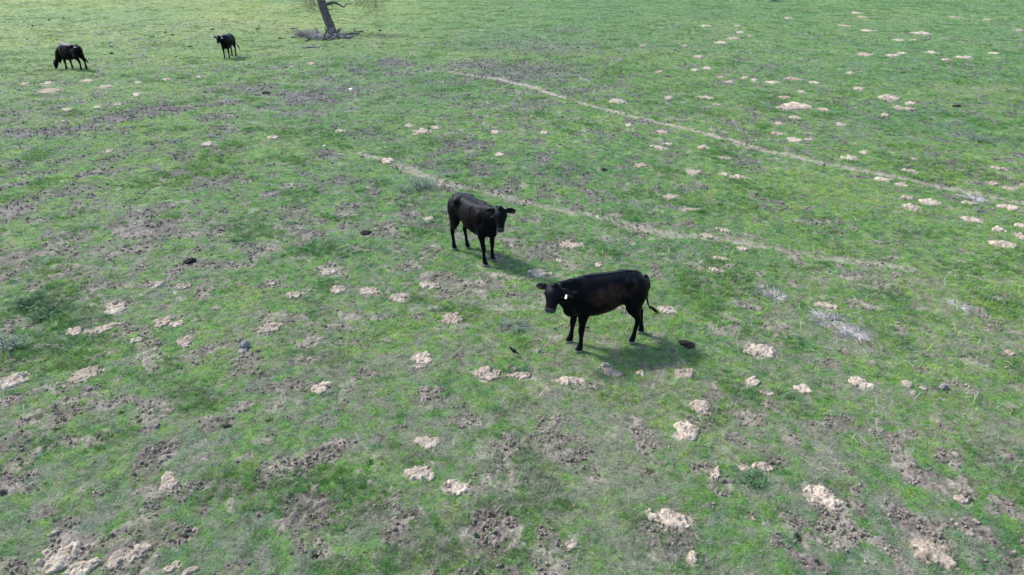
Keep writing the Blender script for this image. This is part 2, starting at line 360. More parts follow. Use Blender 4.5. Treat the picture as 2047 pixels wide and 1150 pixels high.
# ------------------------------------------------------------------ the ground: one sheet, finest where the photo looks
def build_ground():
    th = np.concatenate([np.linspace(-math.pi, -1.05, 60, endpoint=False), np.linspace(-1.05, 1.05, 1150), np.linspace(1.05, math.pi, 61)[1:-1]])
    ang = np.linspace(math.atan2(CAM_H, 2.6), math.atan2(CAM_H, 105), 1050)
    r = np.concatenate([[.2, .8, 1.6, 2.2], CAM_H/np.tan(ang), np.geomspace(112, 4500, 34)])
    T, R = np.meshgrid(th, r)
    X = (R*np.sin(T)).ravel(); Y = (R*np.cos(T)).ravel()
    soil, bare, trail, hole, rut, sp, edge = masks(X, Y)
    z = base_h(X, Y)
    nearf = ss(60, 15, np.hypot(X, Y))
    hum = fbm(X/.16, Y/.16, 81, 3)-.5
    clod = fbm(X/.075, Y/.075, 82, 3); clod2 = np.abs(fbm(X/.16, Y/.16, 83, 3)-.5)*2
    z = z + .035*hum + soil*(.055*(clod-.5) + .05*(clod2-.25) + .035*(fbm(X/.028, Y/.028, 86, 2)-.5)) - .03*trail - .12*hole*nearf - .06*rut - .012*bare
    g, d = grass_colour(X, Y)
    thatch = C(.155, .142, .115)
    c = mix(g*.85, thatch, .12+.5*ss(.38, .68, fbm(X/.12, Y/.12, 84, 3)))
    s1, s2 = C(.158, .130, .115), C(.305, .255, .22)
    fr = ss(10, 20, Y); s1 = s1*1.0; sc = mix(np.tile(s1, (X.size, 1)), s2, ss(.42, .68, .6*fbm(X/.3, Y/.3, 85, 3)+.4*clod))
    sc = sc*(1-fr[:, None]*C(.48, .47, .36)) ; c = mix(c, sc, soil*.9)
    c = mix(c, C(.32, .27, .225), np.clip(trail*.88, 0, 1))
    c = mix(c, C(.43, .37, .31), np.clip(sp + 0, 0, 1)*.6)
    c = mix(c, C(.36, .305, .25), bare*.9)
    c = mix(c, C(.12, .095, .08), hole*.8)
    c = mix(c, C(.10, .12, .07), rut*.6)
    nt_, nr = len(th), len(r)
    i = np.arange(nr-1)[:, None]*nt_; j = np.arange(nt_)[None, :]; j2 = (j+1) % nt_
    F = np.stack([i+j, i+j2, i+nt_+j2, i+nt_+j], -1).reshape(-1, 4)[:, ::-1]
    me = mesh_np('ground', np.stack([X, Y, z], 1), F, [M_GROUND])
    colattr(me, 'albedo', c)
    tag(link('ground', me), kind='structure')
build_ground()

# ------------------------------------------------------------------ scattered stuff (point cloud and its own prototypes in one mesh)
def scatter(name, protos, P, rot, scale, tint, pick, material, label, cat):
    """protos: list of (V, F) triangles. All go into one mesh: vertices tagged pid = k for prototype k, -1 for points."""
    Vs, Fs, pid, off = [], [], [], 0
    for k, (V, F) in enumerate(protos):
        Vs.append(V); Fs.append(F+off); off += len(V); pid.append(np.full(len(V), k))
    Vs.append(P); pid.append(np.full(len(P), -1)); n0 = off; N = off+len(P)
    me = mesh_np(name, np.concatenate(Vs), np.concatenate(Fs), [material], False)
    a = me.attributes.new('pid', 'INT', 'POINT'); a.data.foreach_set('value', np.concatenate(pid).astype(np.int32))
    def full(x, w_):
        o = np.zeros((N, w_), np.float32); o[n0:] = x; return o
    a = me.attributes.new('rot', 'FLOAT_VECTOR', 'POINT'); a.data.foreach_set('vector', full(rot, 3).ravel())
    a = me.attributes.new('siz', 'FLOAT_VECTOR', 'POINT'); a.data.foreach_set('vector', full(scale, 3).ravel())
    a = me.attributes.new('pick', 'INT', 'POINT'); a.data.foreach_set('value', full(pick[:, None], 1).astype(np.int32).ravel())
    colattr(me, 'tint', full(tint, 3))
    o = link(name, me); tag(o, label, cat, kind='stuff')
    g = bpy.data.node_groups.new(name+'_scatter', 'GeometryNodeTree')
    g.interface.new_socket('Geometry', in_out='INPUT', socket_type='NodeSocketGeometry'); g.interface.new_socket('Geometry', in_out='OUTPUT', socket_type='NodeSocketGeometry')
    N_ = g.nodes; L = g.links; gi = N_.new('NodeGroupInput'); go = N_.new('NodeGroupOutput')
    def named(nm, ty):
        x = N_.new('GeometryNodeInputNamedAttribute'); x.data_type = ty; x.inputs[0].default_value = nm; return x.outputs[0]
    def sep(k):
        c = N_.new('FunctionNodeCompare'); c.data_type = 'INT'; c.operation = 'EQUAL'; L.new(named('pid', 'INT'), c.inputs[2]); c.inputs[3].default_value = k
        s = N_.new('GeometryNodeSeparateGeometry'); s.domain = 'POINT'; L.new(gi.outputs[0], s.inputs[0]); L.new(c.outputs[0], s.inputs[1]); return s.outputs[0]
    jn = N_.new('GeometryNodeJoinGeometry')
    for k in reversed(range(len(protos))):
        gt = N_.new('GeometryNodeGeometryToInstance'); L.new(sep(k), gt.inputs[0]); L.new(gt.outputs[0], jn.inputs[0])
    ip = N_.new('GeometryNodeInstanceOnPoints')
    L.new(sep(-1), ip.inputs['Points']); L.new(jn.outputs[0], ip.inputs['Instance']); ip.inputs['Pick Instance'].default_value = True
    L.new(named('pick', 'INT'), ip.inputs['Instance Index'])
    er = N_.new('FunctionNodeEulerToRotation'); L.new(named('rot', 'FLOAT_VECTOR'), er.inputs[0]); L.new(er.outputs[0], ip.inputs['Rotation'])
    L.new(named('siz', 'FLOAT_VECTOR'), ip.inputs['Scale'])
    L.new(ip.outputs[0], go.inputs[0])
    md = o.modifiers.new('scatter', 'NODES'); md.node_group = g
    return o

def tuft(rng, nb, h, spread, width, lean):
    V, F = [], []
    for b in range(nb):
        a = rng.uniform(0, 2*math.pi); rr = spread*math.sqrt(rng.random()); bx, by = rr*math.cos(a), rr*math.sin(a)
        d = rng.uniform(0, 2*math.pi); ln = lean*rng.uniform(.3, 1.6); hh = h*rng.uniform(.5, 1.2); ww = width*rng.uniform(.7, 1.3)
        dx, dy = math.cos(d), math.sin(d); px, py = -dy*ww/2, dx*ww/2
        o = len(V)
        for t, k in ((0, 1), (.55, .8), (1, 0)):
            ox = dx*ln*hh*t*t; oy = dy*ln*hh*t*t; z = hh*(t - .35*ln*t*t)
            if k: V += [(bx+ox-px*k, by+oy-py*k, z), (bx+ox+px*k, by+oy+py*k, z)]
            else: V.append((bx+ox, by+oy, z))
        F += [(o, o+1, o+3), (o, o+3, o+2), (o+2, o+3, o+4)]
    return np.array(V), np.array(F)

def sample_points(n, rmin, rmax, pw, amax=1.0):
    """polar scatter whose density per m2 falls as r**-pw"""
    u = RNG.random(n); e = 2-pw
    r = (rmin**e + u*(rmax**e-rmin**e))**(1/e) if abs(e) > 1e-3 else rmin*(rmax/rmin)**u
    am = np.interp(r, [3, 6, 12, 30, 90], [1.0, .95, .86, .76, .70])
    th = (RNG.random(n)*2-1)*am
    return r*np.sin(th), r*np.cos(th)

def build_grass():
    rng = np.random.default_rng(3)
    protos = [tuft(rng, 15, .045, .050, .0050, .9) for _ in range(4)] + [tuft(rng, 17, .030, .055, .0065, 1.3) for _ in range(3)] + [tuft(rng, 14, .075, .045, .0048, .8) for _ in range(2)]
    X, Y = sample_points(860000, 3.6, 95, 1.32)
    soil, bare, trail, hole, rut, sp, edge = masks(X, Y)
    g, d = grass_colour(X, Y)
    thin = .4*fbm(X/.5, Y/.5, 91, 3)+.6*fbm(X/.11, Y/.11, 93, 2)
    keep = (1-.86*soil)*(1-ss(.15, .95, bare)*.96)*(1-.78*trail)*(1-hole)*(1-.5*sp)*(.40+.8*ss(.32, .54, thin))*(1-.3*d)
    k = RNG.random(X.size) < keep
    X, Y, g, d, thin = X[k], Y[k], g[k], d[k], thin[k]; n = X.size
    r = np.hypot(X, Y)
    z = base_h(X, Y) + .035*(fbm(X/.16, Y/.16, 81, 3)-.5) - .004
    lush = ss(.52, .72, fbm(X/.9, Y/.9, 92, 3))
    s = np.interp(r, [4, 12, 30, 60, 95], [.62, .90, 1.35, 1.9, 2.3])*RNG.uniform(.65, 1.25, n)
    hz = s*np.interp(r, [4, 20, 60], [1, .95, .62])*(.75+.7*lush)
    pick = RNG.integers(0, 7, n); pick[(lush > .6) & (RNG.random(n) < .3)] = 7; pick[RNG.random(n) < .02] = 8
    v = RNG.uniform(.32, 1.75, (n, 1)); hue = RNG.normal(0, .17, (n, 1))
    t = g*v*np.concatenate([1+hue, np.ones((n, 1)), 1-hue*.5], 1)
    t = mix(t, g3 := C(.055, .145, .035)*1.2, lush*.25)
    drysel = RNG.random(n) < .06+.30*d
    t[drysel] = C(.30, .285, .225)*RNG.uniform(.6, 1.3, (int(drysel.sum()), 1))
    rot = np.stack([RNG.normal(0, .15, n), RNG.normal(0, .15, n), RNG.uniform(0, 6.28, n)], 1)
    scatter('grass', protos, np.stack([X, Y, z], 1), rot, np.stack([s, s, hz], 1), np.clip(t, .01, .8), pick, M_GRASS,
            'short green and dry pasture grass covering the field', 'grass')
build_grass()

def clod_proto(rng, sub=2):
    import bmesh
    bm = bmesh.new(); bmesh.ops.create_icosphere(bm, subdivisions=sub, radius=1)
    V = np.array([v.co[:] for v in bm.verts]); F = np.array([[v.index for v in f.verts] for f in bm.faces]); bm.free()
    f = rng.uniform(1.2, 2.2, 3); p = rng.uniform(0, 6, 3)
    k = 1 + .22*np.sin(V[:, 0]*f[0]*2+p[0])*np.sin(V[:, 1]*f[1]*2+p[1]) + .16*np.sin(V[:, 2]*f[2]*3+p[2]) + rng.normal(0, .09, len(V))
    V = V*k[:, None]*np.array([1, .85, .6]); return V, F

def build_clods():
    rng = np.random.default_rng(5)
    protos = [clod_proto(rng) for _ in range(4)]
    X, Y = sample_points(420000, 3.8, 70, 1.45)
    soil, bare, trail, hole, rut, sp, edge = masks(X, Y)
    k = RNG.random(X.size) < np.clip(soil*.9 + trail*.10 + sp*.1 + bare*.16, 0, 1)*ss(.28, .55, fbm(X/.25, Y/.25, 95, 2))*(1-hole)
    X, Y, soil, bare = X[k], Y[k], soil[k], bare[k]; n = X.size
    r = np.hypot(X, Y)
    s = (.004 + .017*RNG.random(n)**3)*np.interp(r, [4, 15, 60], [1, 1.5, 2.6])
    z = base_h(X, Y) + .01 + .02*soil*(fbm(X/.075, Y/.075, 82, 3)-.4)
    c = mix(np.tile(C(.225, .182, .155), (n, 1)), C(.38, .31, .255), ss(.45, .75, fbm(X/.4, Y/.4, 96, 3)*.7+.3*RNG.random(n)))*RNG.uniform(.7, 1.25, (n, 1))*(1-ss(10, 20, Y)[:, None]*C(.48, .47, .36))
    rot = RNG.uniform(0, 6.28, (n, 3))
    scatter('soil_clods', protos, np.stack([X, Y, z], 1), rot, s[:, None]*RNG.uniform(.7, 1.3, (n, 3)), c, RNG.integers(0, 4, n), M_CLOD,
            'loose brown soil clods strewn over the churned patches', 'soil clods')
build_clods()

def build_straw():
    rng = np.random.default_rng(6)
    protos = []
    for _ in range(6):
        V, F = [], []; L = rng.uniform(.08, .20); c = rng.uniform(-3.5, 3.5); a = 0; x = y = 0; w_ = .0032; K = 7
        for i in range(K+1):
            zz = .012 + .035*math.sin(math.pi*i/K)*rng.uniform(.5, 1.2)
            V += [(x-math.sin(a)*w_/2, y+math.cos(a)*w_/2, zz), (x+math.sin(a)*w_/2, y-math.cos(a)*w_/2, zz+.001)]
            a += c*L/K + rng.normal(0, .12); x += math.cos(a)*L/K; y += math.sin(a)*L/K
        F = [(2*i, 2*i+1, 2*i+3) for i in range(K)] + [(2*i, 2*i+3, 2*i+2) for i in range(K)]
        protos.append((np.array(V), np.array(F)))
    X, Y = sample_points(42000, 3.8, 40, 1.3)
    u, v = to_px(X, Y)
    dens = (.05 + .70*ss(1000, 1500, u)*ss(300, 500, v)*ss(1000, 760, v))*ss(.35, .65, fbm(X/1.2, Y/1.2, 97, 3))
    for (a, b, ra, rb) in ((1660, 640, 90, 35), (1530, 588, 45, 22), (1710, 668, 40, 20), (1950, 560, 90, 60)):
        dens = np.maximum(dens, np.exp(-((u-a)/ra)**2-((v-b)/rb)**2)*1.0)
    k = RNG.random(X.size) < dens; X, Y = X[k], Y[k]; n = X.size
    r = np.hypot(X, Y); s = np.interp(r, [4, 12, 40], [.8, 1.15, 1.8])*RNG.uniform(.6, 1.3, n)
    z = base_h(X, Y) + .018
    c = C(.33, .34, .27)*RNG.uniform(.5, 1.2, (n, 1))*np.stack([np.ones(n), np.ones(n), RNG.uniform(.85, 1.15, n)], 1)
    scatter('dry_straw', protos, np.stack([X, Y, z], 1), np.stack([RNG.normal(0, .08, n), RNG.normal(0, .08, n), RNG.uniform(0, 6.28, n)], 1),
            s[:, None]*np.ones((n, 3)), c, RNG.integers(0, 6, n), M_STRAW, 'thin bleached stalks lying on the green grass', 'straw')
build_straw()

# ------------------------------------------------------------------ sandy mounds
def mound_mesh(name, e, rel, seed, near):
    cx, cy, cz, rt, rr, a, _ = e
    nr, na = (34, 96) if near else (12, 34)
    q = np.linspace(0, 1.3, nr); th = np.linspace(0, 2*math.pi, na, endpoint=False)
    Q, T = np.meshgrid(q, th, indexing='ij')
    lt = Q*rt*np.cos(T); lr = Q*rr*np.sin(T)
    X = cx + lt*math.cos(a) + lr*math.sin(a); Y = cy - lt*math.sin(a) + lr*math.cos(a)
    m = min(rt, rr); S = max(m, .08)
    out = 1.0 + .75*(fbm(3+np.cos(T)*1.1+seed, np.sin(T)*1.1+seed*.7, seed, 3)-.5)
    L1 = max(S*.55, .10)
    rag = 2.3*(fbm(X/L1+seed, Y/L1, seed+2, 4)-.5) + 1.2*(fbm(X/.07, Y/.07, seed+3, 2)-.5)
    body = .84 - (Q/out)**2 + rag*np.clip(.35+Q, 0, 1)            # positive inside the ragged outline
    H = (.020 + .085*m)*rel
    prof = ss(-.05, 1.15, body)
    lump = (fbm(X/(S*.45)+seed, Y/(S*.45), seed+5, 3)-.5)*.9 + (fbm(X/.06+seed, Y/.06, seed+6, 3)-.5)*.40
    zz = base_h(X, Y) + .012 + H*prof + (H*.42+.014)*lump*ss(0, .5, body) + .036*(fbm(X/.035, Y/.035, seed+8, 2)-.5)*ss(-.1, .3, body)
    zz = zz - .13*ss(.12, -.25, body) - .06*ss(1.15, 1.25, Q)
    V = np.stack([X-cx, Y-cy, zz-cz], -1).reshape(-1, 3)
    i = np.arange(nr-1)[:, None]*na; j = np.arange(na)[None]; j2 = (j+1) % na
    F = np.stack([i+j, i+na+j, i+na+j2, i+j2], -1).reshape(-1, 4)
    return mesh_np(name, V, F, [M_SAND])
for k, m in enumerate(MOUNDS):
    e = ell(*m[:4])+(1,); o = link('soil_mound', mound_mesh('soil_mound', e, m[4], 100+7*k, m[1] > 280), loc=e[:3])
    tag(o, m[5], 'mound', 'pale sandy mounds in the pasture')
for k, m in enumerate(SMALLM):
    e = ell(*m)+(1,); o = link('soil_mound', mound_mesh('soil_mound', e, .8, 900+7*k, m[1] > 380), loc=e[:3])
    if m[1] < 340:
        tag(o, 'low pale sandy mound, one of many small ones dotting the distant grass', 'mound', 'small pale mounds dotting the distant grass')
    else:
        tag(o, 'low scatter of pale loose soil, one of the little worn mounds in the nearer grass', 'mound', 'little worn mounds in the nearer grass')

# ------------------------------------------------------------------ sweeps
def frame(t, up):
    t = t.normalized(); s = up.cross(t)
    if s.length < 1e-4: s = Vector((0, 1, 0)).cross(t)
    s.normalize(); return s, t.cross(s).normalized()
def catmull(keys, sub):
    """keys: rows of numbers; returns rows interpolated smoothly"""
    K = np.array(keys, float); out = []
    n = len(K)
    for i in range(n-1):
        p0 = K[max(i-1, 0)]; p1 = K[i]; p2 = K[i+1]; p3 = K[min(i+2, n-1)]
        for s in range(sub):
            t = s/sub
            out.append(.5*((2*p1)+(-p0+p2)*t+(2*p0-5*p1+4*p2-p3)*t*t+(-p0+3*p1-3*p2+p3)*t**3))
    out.append(K[-1]); return np.array(out)
def sweep(keys, up=(0, 0, 1), seg=18, sub=4, expo=2.0, smooth=True):
    """keys: (x,y,z, half side, half up). Returns V, F (quads) of a closed tube with capped ends"""
    K = catmull(keys, sub) if sub > 1 else np.array(keys, float); up = Vector(up); V = []; n = len(K)
    for i in range(n):
        t = Vector(K[min(i+1, n-1)][:3]-K[max(i-1, 0)][:3]); s, u = frame(t, up); c = Vector(K[i][:3])
        for j in range(seg):
            a = 2*math.pi*j/seg; ca, sa = math.cos(a), math.sin(a)
            ca = math.copysign(abs(ca)**(2/expo), ca); sa = math.copysign(abs(sa)**(2/expo), sa)
            V.append(c + s*(max(K[i][3], .001)*ca) + u*(max(K[i][4], .001)*sa))
    F = [(i*seg+j, i*seg+(j+1) % seg, (i+1)*seg+(j+1) % seg, (i+1)*seg+j) for i in range(n-1) for j in range(seg)]
    o = len(V); V += [Vector(K[0][:3]), Vector(K[-1][:3])]
    F += [(o, (j+1) % seg, j, j) for j in range(seg)] + [(o+1, (n-1)*seg+j, (n-1)*seg+(j+1) % seg, (n-1)*seg+(j+1) % seg) for j in range(seg)]
    return [tuple(v) for v in V], F
class MB:
    def __init__(s): s.V = []; s.F = []; s.m = []
    def add(s, VF, mi=0):
        V, F = VF; o = len(s.V); s.V += [tuple(v) for v in V]
        for f in F:
            g = []
            for i in f:
                if i+o not in g: g.append(i+o)
            s.F.append(tuple(g)); s.m.append(mi)
        return s
    def mesh(s, name, mats, smooth=True):
        me = bpy.data.meshes.new(name); me.from_pydata(s.V, [], s.F); me.update()
        for m in mats: me.materials.append(m)
        me.polygons.foreach_set('use_smooth', [smooth]*len(me.polygons)); me.polygons.foreach_set('material_index', s.m); return me
def ball(c, r, seg=14, rot=None):
    V = []; F = []; R = rot or Matrix.Identity(3)
    for i in range(seg+1):
        p = math.pi*i/seg
        for j in range(seg*2):
            a = math.pi*j/seg
            V.append(tuple(Vector(c) + R @ Vector((r[0]*math.sin(p)*math.cos(a), r[1]*math.sin(p)*math.sin(a), r[2]*math.cos(p)))))
    n = seg*2
    F = [(i*n+j, (i+1)*n+j, (i+1)*n+(j+1) % n, i*n+(j+1) % n) for i in range(seg) for j in range(n)]
    return V, F

# ------------------------------------------------------------------ cows
def m_coat(name, brown):
    m, n, l, b = mat(name)
    a = nd(n, 'ShaderNodeAttribute', attribute_name='skin')
    t = noise_node(n, l, 3.2, 8, rough=.7)
    r = ramp(n, l, t.outputs['Fac'], [(.14, (.0017, .0018, .0027)), (.66, (.0017+brown*.030, .0018+brown*.0125, .0027+brown*.008))])
    fa = nd(n, 'ShaderNodeAttribute', attribute_name='flank'); fm = n.new('ShaderNodeMath'); fm.operation = 'MULTIPLY'
    l.new(t.outputs['Fac'], fm.inputs[0]); l.new(fa.outputs['Fac'], fm.inputs[1]); l.new(fm.outputs[0], r.inputs[0])
    t2 = noise_node(n, l, 70, 4)
    r2 = ramp(n, l, t2.outputs['Fac'], [(.3, (.7,)*3), (.7, (1.4,)*3)])
    coat = mulcol(n, l, r.outputs[0], r2.outputs[0])
    sp = n.new('ShaderNodeSeparateColor'); l.new(a.outputs['Color'], sp.inputs[0])
    def over(base, colr, fac):
        mx = n.new('ShaderNodeMix'); mx.data_type = 'RGBA'; l.new(fac, mx.inputs[0]); l.new(base, mx.inputs[6]); mx.inputs[7].default_value = (*colr, 1); return mx.outputs[2]
    c = over(coat, (.15, .14, .135), sp.outputs[0])       # hooves
    c = over(c, (.03,.03,.036), sp.outputs[1])          # muzzle
    c = over(c, (.04, .024, .02), sp.outputs[2])           # inside of the ears
    l.new(c, b.inputs['Base Color'])
    b.inputs['Roughness'].default_value = .40; b.inputs['Specular IOR Level'].default_value = .065; b.inputs['Specular Tint'].default_value = (.72, .85, 1, 1)
    b.inputs['Sheen Weight'].default_value = .004; b.inputs['Sheen Roughness'].default_value = .5; b.inputs['Sheen Tint'].default_value = (.8, .85, 1, 1)
    t3 = noise_node(n, l, 16, 7, rough=.7); mp = n.new('ShaderNodeMapping'); tc = n.new('ShaderNodeTexCoord')
    mp.inputs['Scale'].default_value = (1, 1, .35); l.new(tc.outputs['Object'], mp.inputs[0]); l.new(mp.outputs[0], t3.inputs['Vector'])
    bp = n.new('ShaderNodeBump'); bp.inputs['Strength'].default_value = .55; bp.inputs['Distance'].default_value = .02
    l.new(t3.outputs['Fac'], bp.inputs['Height']); l.new(bp.outputs[0], b.inputs['Normal']); return m
M_COAT = m_coat('black_coat', .22); M_COATB = m_coat('black_brown_coat', .95)
M_EYE, _n, _l, _b = mat('dark_eye'); _b.inputs['Base Color'].default_value = (.01, .008, .008, 1); _b.inputs['Roughness'].default_value = .1
M_TAG, _n, _l, _b = mat('cream_ear_tag'); _b.inputs['Base Color'].default_value = (.80, .76, .55, 1); _b.inputs['Roughness'].default_value = .45
M_TAGW, _n, _l, _b = mat('white_ear_tag'); _b.inputs['Base Color'].default_value = (.85, .87, .88, 1); _b.inputs['Roughness'].default_value = .45
M_HAIR, _n, _l, _b = mat('black_tail_hair'); _b.inputs['Base Color'].default_value = (.003, .003, .004, 1); _b.inputs['Roughness'].default_value = .6; _b.inputs['Specular IOR Level'].default_value = .15

def make_cow(label, px_foot, yaw, feet, poll, hdir, hup=(0, 0, 1), tail=None, scale=1.0, coat=None, vox=.014, thin=0.0, tags=(), ears=(0, 0), nring=None, withers=0, lx=.92, deep=0.0, hw=1.2, hl=.88, lt=1.1, bony=.45):
    """local frame: +x forward, +y left, z up. feet: name -> (dx, dy) of the foot from its resting place"""
    mb = MB()
    tn = 1-thin
    T = [(-.83, 0, 1.13, .035, .05), (-.80, 0, 1.09, .13, .165), (-.71, 0, 1.04, .185, .240), (-.58, 0, 1.01, .225, .275), (-.42, 0, 1.005, .245*tn, .285), (-.24, 0, .99, .255*tn, .305),
         (-.05, 0, .955, .30*tn, .335), (.14, 0, .935, .305*tn, .355), (.30, 0, .93, .275*tn, .365), (.44, 0, .94, .235*tn, .355), (.56, 0, .955, .19, .30), (.65, 0, .96, .13, .22), (.69, 0, .96, .05, .12)]
    T = [(x, y, z-deep*ss(-.9, -.3, x)*.5, a, b_+deep*float(ss(-.9, -.3, x))*.5) for x, y, z, a, b_ in T]
    mb.add(sweep(T, seg=28, expo=2.25))
    P = Vector(poll); hd = Vector(hdir).normalized(); hu0 = Vector(hup)
    hs = hu0.cross(hd).normalized(); hu = hd.cross(hs).normalized()           # head side (left) and up
    # neck
    nb = Vector((.40, 0, 1.02)); nm = Vector((.60, 0, 1.03)).lerp(P, .28); ne = P - hu*.075 + hd*.03
    nm2 = nm.lerp(ne, .55) + Vector((0, 0, .0))
    mb.add(sweep([(*nb, .19, .27), (*nm, .125, .215), (*nm2, .098, .165), (*ne, .085, .12)], seg=22, sub=6))
    # withers, brisket, dewlap
    mb.add(ball((.38, 0, 1.205), (.26, .10, .085))); mb.add(ball((.60, 0, .74), (.13, .10, .14)))
    dw0 = Vector((.62, 0, .78)); dw1 = P + hd*.12 - hu*.2
    mb.add(sweep([(*dw0, .05, .10), (*dw0.lerp(dw1, .5), .028, .085), (*dw1, .02, .04)], seg=12))
    # spine, hooks, pins, shoulder blades, hips, flank fold
    mb.add(sweep([(-.72, 0, 1.205, .04, .04), (-.5, 0, 1.270, .035, .035), (-.1, 0, 1.258, .035, .04), (.2, 0, 1.27, .035, .04), (.42, 0, 1.285, .035, .035)], seg=10))
    for s in (1, -1):
        mb.add(ball((-.40, s*.165, 1.175), (.13, .075, .065))); mb.add(ball((-.775, s*.085, 1.09), (.05, .04, .055)))
        mb.add(ball((.37, s*.145, .95), (.16, .10, .24), rot=Matrix.Rotation(.25, 3, 'Y'))); mb.add(ball((-.60, s*.15, .93), (.20, .105, .25)))
        mb.add(ball((.50, s*.13, .86), (.12, .09, .12)))
    mb.add(ball((-.30, 0, .78), (.20, .13, .08)))
    # legs
    hooves = []
    def leg(keys, foot, top):
        dx, dy = foot; out = []
        for (x, y, z, a, b_) in keys:
            w_ = max(0, 1-z/top); w_ = w_**.8
            lk_ = lt if z < .75 else 1; out.append((x+dx*w_, y+dy*w_, z, a*lk_, b_*lk_))
        mb.add(sweep(out, up=(1, 0, 0), seg=16, sub=5)); hooves.append((out[-1][0], out[-1][1]))
    for nm_, s in (('LF', 1), ('RF', -1)):
        leg([(.40, s*.155, .92, .07, .13), (.415, s*.165, .76, .070, .115), (.43, s*.155, .62, .055, .075), (.43, s*.145, .50, .041, .052), (.435, s*.14, .40, .041, .048), (.435, s*.14, .355, .038, .042),
             (.43, s*.14, .27, .029, .031), (.43, s*.14, .17, .030, .033), (.435, s*.14, .115, .038, .042), (.445, s*.14, .07, .040, .046), (.455, s*.14, .035, .048, .058), (.460, s*.14, .0, .052, .064)], feet[nm_], .85)
    for nm_, s in (('LR', 1), ('RR', -1)):
        leg([(-.58, s*.14, .98, .10, .20), (-.56, s*.155, .82, .098, .185), (-.57, s*.155, .70, .078, .135), (-.63, s*.15, .58, .054, .085), (-.685, s*.145, .49, .041, .056), (-.705, s*.14, .43, .038, .048),
             (-.695, s*.14, .33, .031, .036), (-.675, s*.14, .20, .031, .034), (-.665, s*.14, .12, .038, .042), (-.655, s*.14, .07, .040, .046), (-.645, s*.14, .035, .048, .058), (-.64, s*.14, .0, .052, .064)], feet[nm_], .88)
    # head
    def H(f, s, u): return P + hd*f + hs*s + hu*u
    HW, HL = hw, hl
    hk = [(-.03, .01, .055, .05), (.02, .0, .088, .085), (.09, -.012, .108, .108), (.17, -.018, .106, .115), (.25, -.02, .085, .104), (.33, -.02, .068, .085), (.40, -.022, .066, .070), (.445, -.025, .070, .060), (.475, -.028, .055, .042), (.485, -.03, .03, .022)]
    mb.add(sweep([(*H(f*hl, 0, u), a*hw, b_*1.05) for f, u, a, b_ in hk], up=tuple(hu), seg=20, sub=4, expo=2.3))
    mb.add(ball(H(0, 0, .055), (.06, .06, .05)))
    for s in (1, -1):
        mb.add(ball(H(.15*hl, s*.088*hw, .035), (.035, .035, .032)))                       # brow
        mb.add(ball(H(.13*hl, s*.06*hw, -.075), (.07, .05, .065)))                         # jaw
    # ears
    for s, dr in ((1, ears[0]), (-1, ears[1])):
        b0 = H(.035, s*.085*hw, .02)
        def E(a, f, u): return b0 + hs*(s*a) + hd*f + hu*u
        ek = [(0, 0, 0, .026, .026), (.05, .0+dr*.2, .0, .052, .022), (.11, .01+dr*.6, -.01, .068, .018), (.17, .015+dr, -.02, .054, .014), (.215, .015+dr*1.3, -.03, .016, .010)]
        mb.add(sweep([(*E(a, f, u), w1, w2) for a, f, u, w1, w2 in ek], up=tuple((hu*.9+hd*.3).normalized()), seg=14, sub=4))
    # tail
    tk = tail or [(-.80, 0, 1.17), (-.875, 0, 1.10), (-.885, 0, .95), (-.875, 0, .75), (-.865, 0, .58)]
    rad = np.linspace(.036, .014, len(tk))
    mb.add(sweep([(*p, r_, r_) for p, r_ in zip(tk, rad)], up=(0, 1, 0), seg=10, sub=4))
    me = mb.mesh('raw', [])
    me.transform(Matrix.Scale(scale, 4))
    raw = bpy.data.objects.new('raw', me); COL.objects.link(raw)
    rm = raw.modifiers.new('r', 'REMESH'); rm.mode = 'VOXEL'; rm.voxel_size = vox*.85
    sm = raw.modifiers.new('s', 'SMOOTH'); sm.factor = .6; sm.iterations = 14
    dg = bpy.context.evaluated_depsgraph_get(); body = bpy.data.meshes.new_from_object(raw.evaluated_get(dg), depsgraph=dg)
    body.name = 'cow_body'
    n = len(body.vertices); co = np.empty(n*3); body.vertices.foreach_get('co', co); co = co.reshape(-1, 3)
    sm.iterations = 110; bpy.context.view_layer.update(); dg = bpy.context.evaluated_depsgraph_get(); b2 = bpy.data.meshes.new_from_object(raw.evaluated_get(dg), depsgraph=dg)
    c2 = np.empty(n*3); b2.vertices.foreach_get('co', c2); c2 = c2.reshape(-1, 3); bpy.data.meshes.remove(b2); bpy.data.objects.remove(raw)
    wq = (ss(.66, .86, co[:, 2]/scale)*ss(.50, .38, co[:, 0]/scale)*ss(-.80, -.74, co[:, 0]/scale)*.85)[:, None]
    co = co*(1-wq)+c2*wq
    no = np.empty(n*3); body.vertices.foreach_get('normal', no); no = no.reshape(-1, 3)
    q = co/scale
    # ribs, muscle and shoulder creases, skin folds
    ribm = ss(-.30, -.18, q[:, 0])*ss(.36, .24, q[:, 0])*ss(.62, .74, q[:, 2])*ss(1.24, 1.12, q[:, 2])*ss(.12, .2, np.abs(q[:, 1]))
    disp = ribm*(.0012+.0028*bony)*np.sin((q[:, 0]+.25*(q[:, 2]-1))*2*math.pi/.082)
    crease = np.exp(-((q[:, 0]-.24+.25*(q[:, 2]-1))/.03)**2)*ss(.65, .8, q[:, 2])*ss(1.25, 1.1, q[:, 2]); disp -= .009*crease*(np.abs(q[:, 1]) > .1)
    fl = np.exp(-((q[:, 0]+.28)/.09)**2-((q[:, 2]-1.08)/.10)**2)*(np.abs(q[:, 1]) > .1); disp -= .022*fl
    for hx, hz, sg, am in ((-.40, 1.19, .055, .030), (-.76, 1.12, .05, .022), (.40, 1.12, .07, .012)):
        disp += bony*am*np.exp(-((q[:, 0]-hx)**2+(q[:, 2]-hz)**2)/(2*sg*sg))*(np.abs(q[:, 1]) > .06)
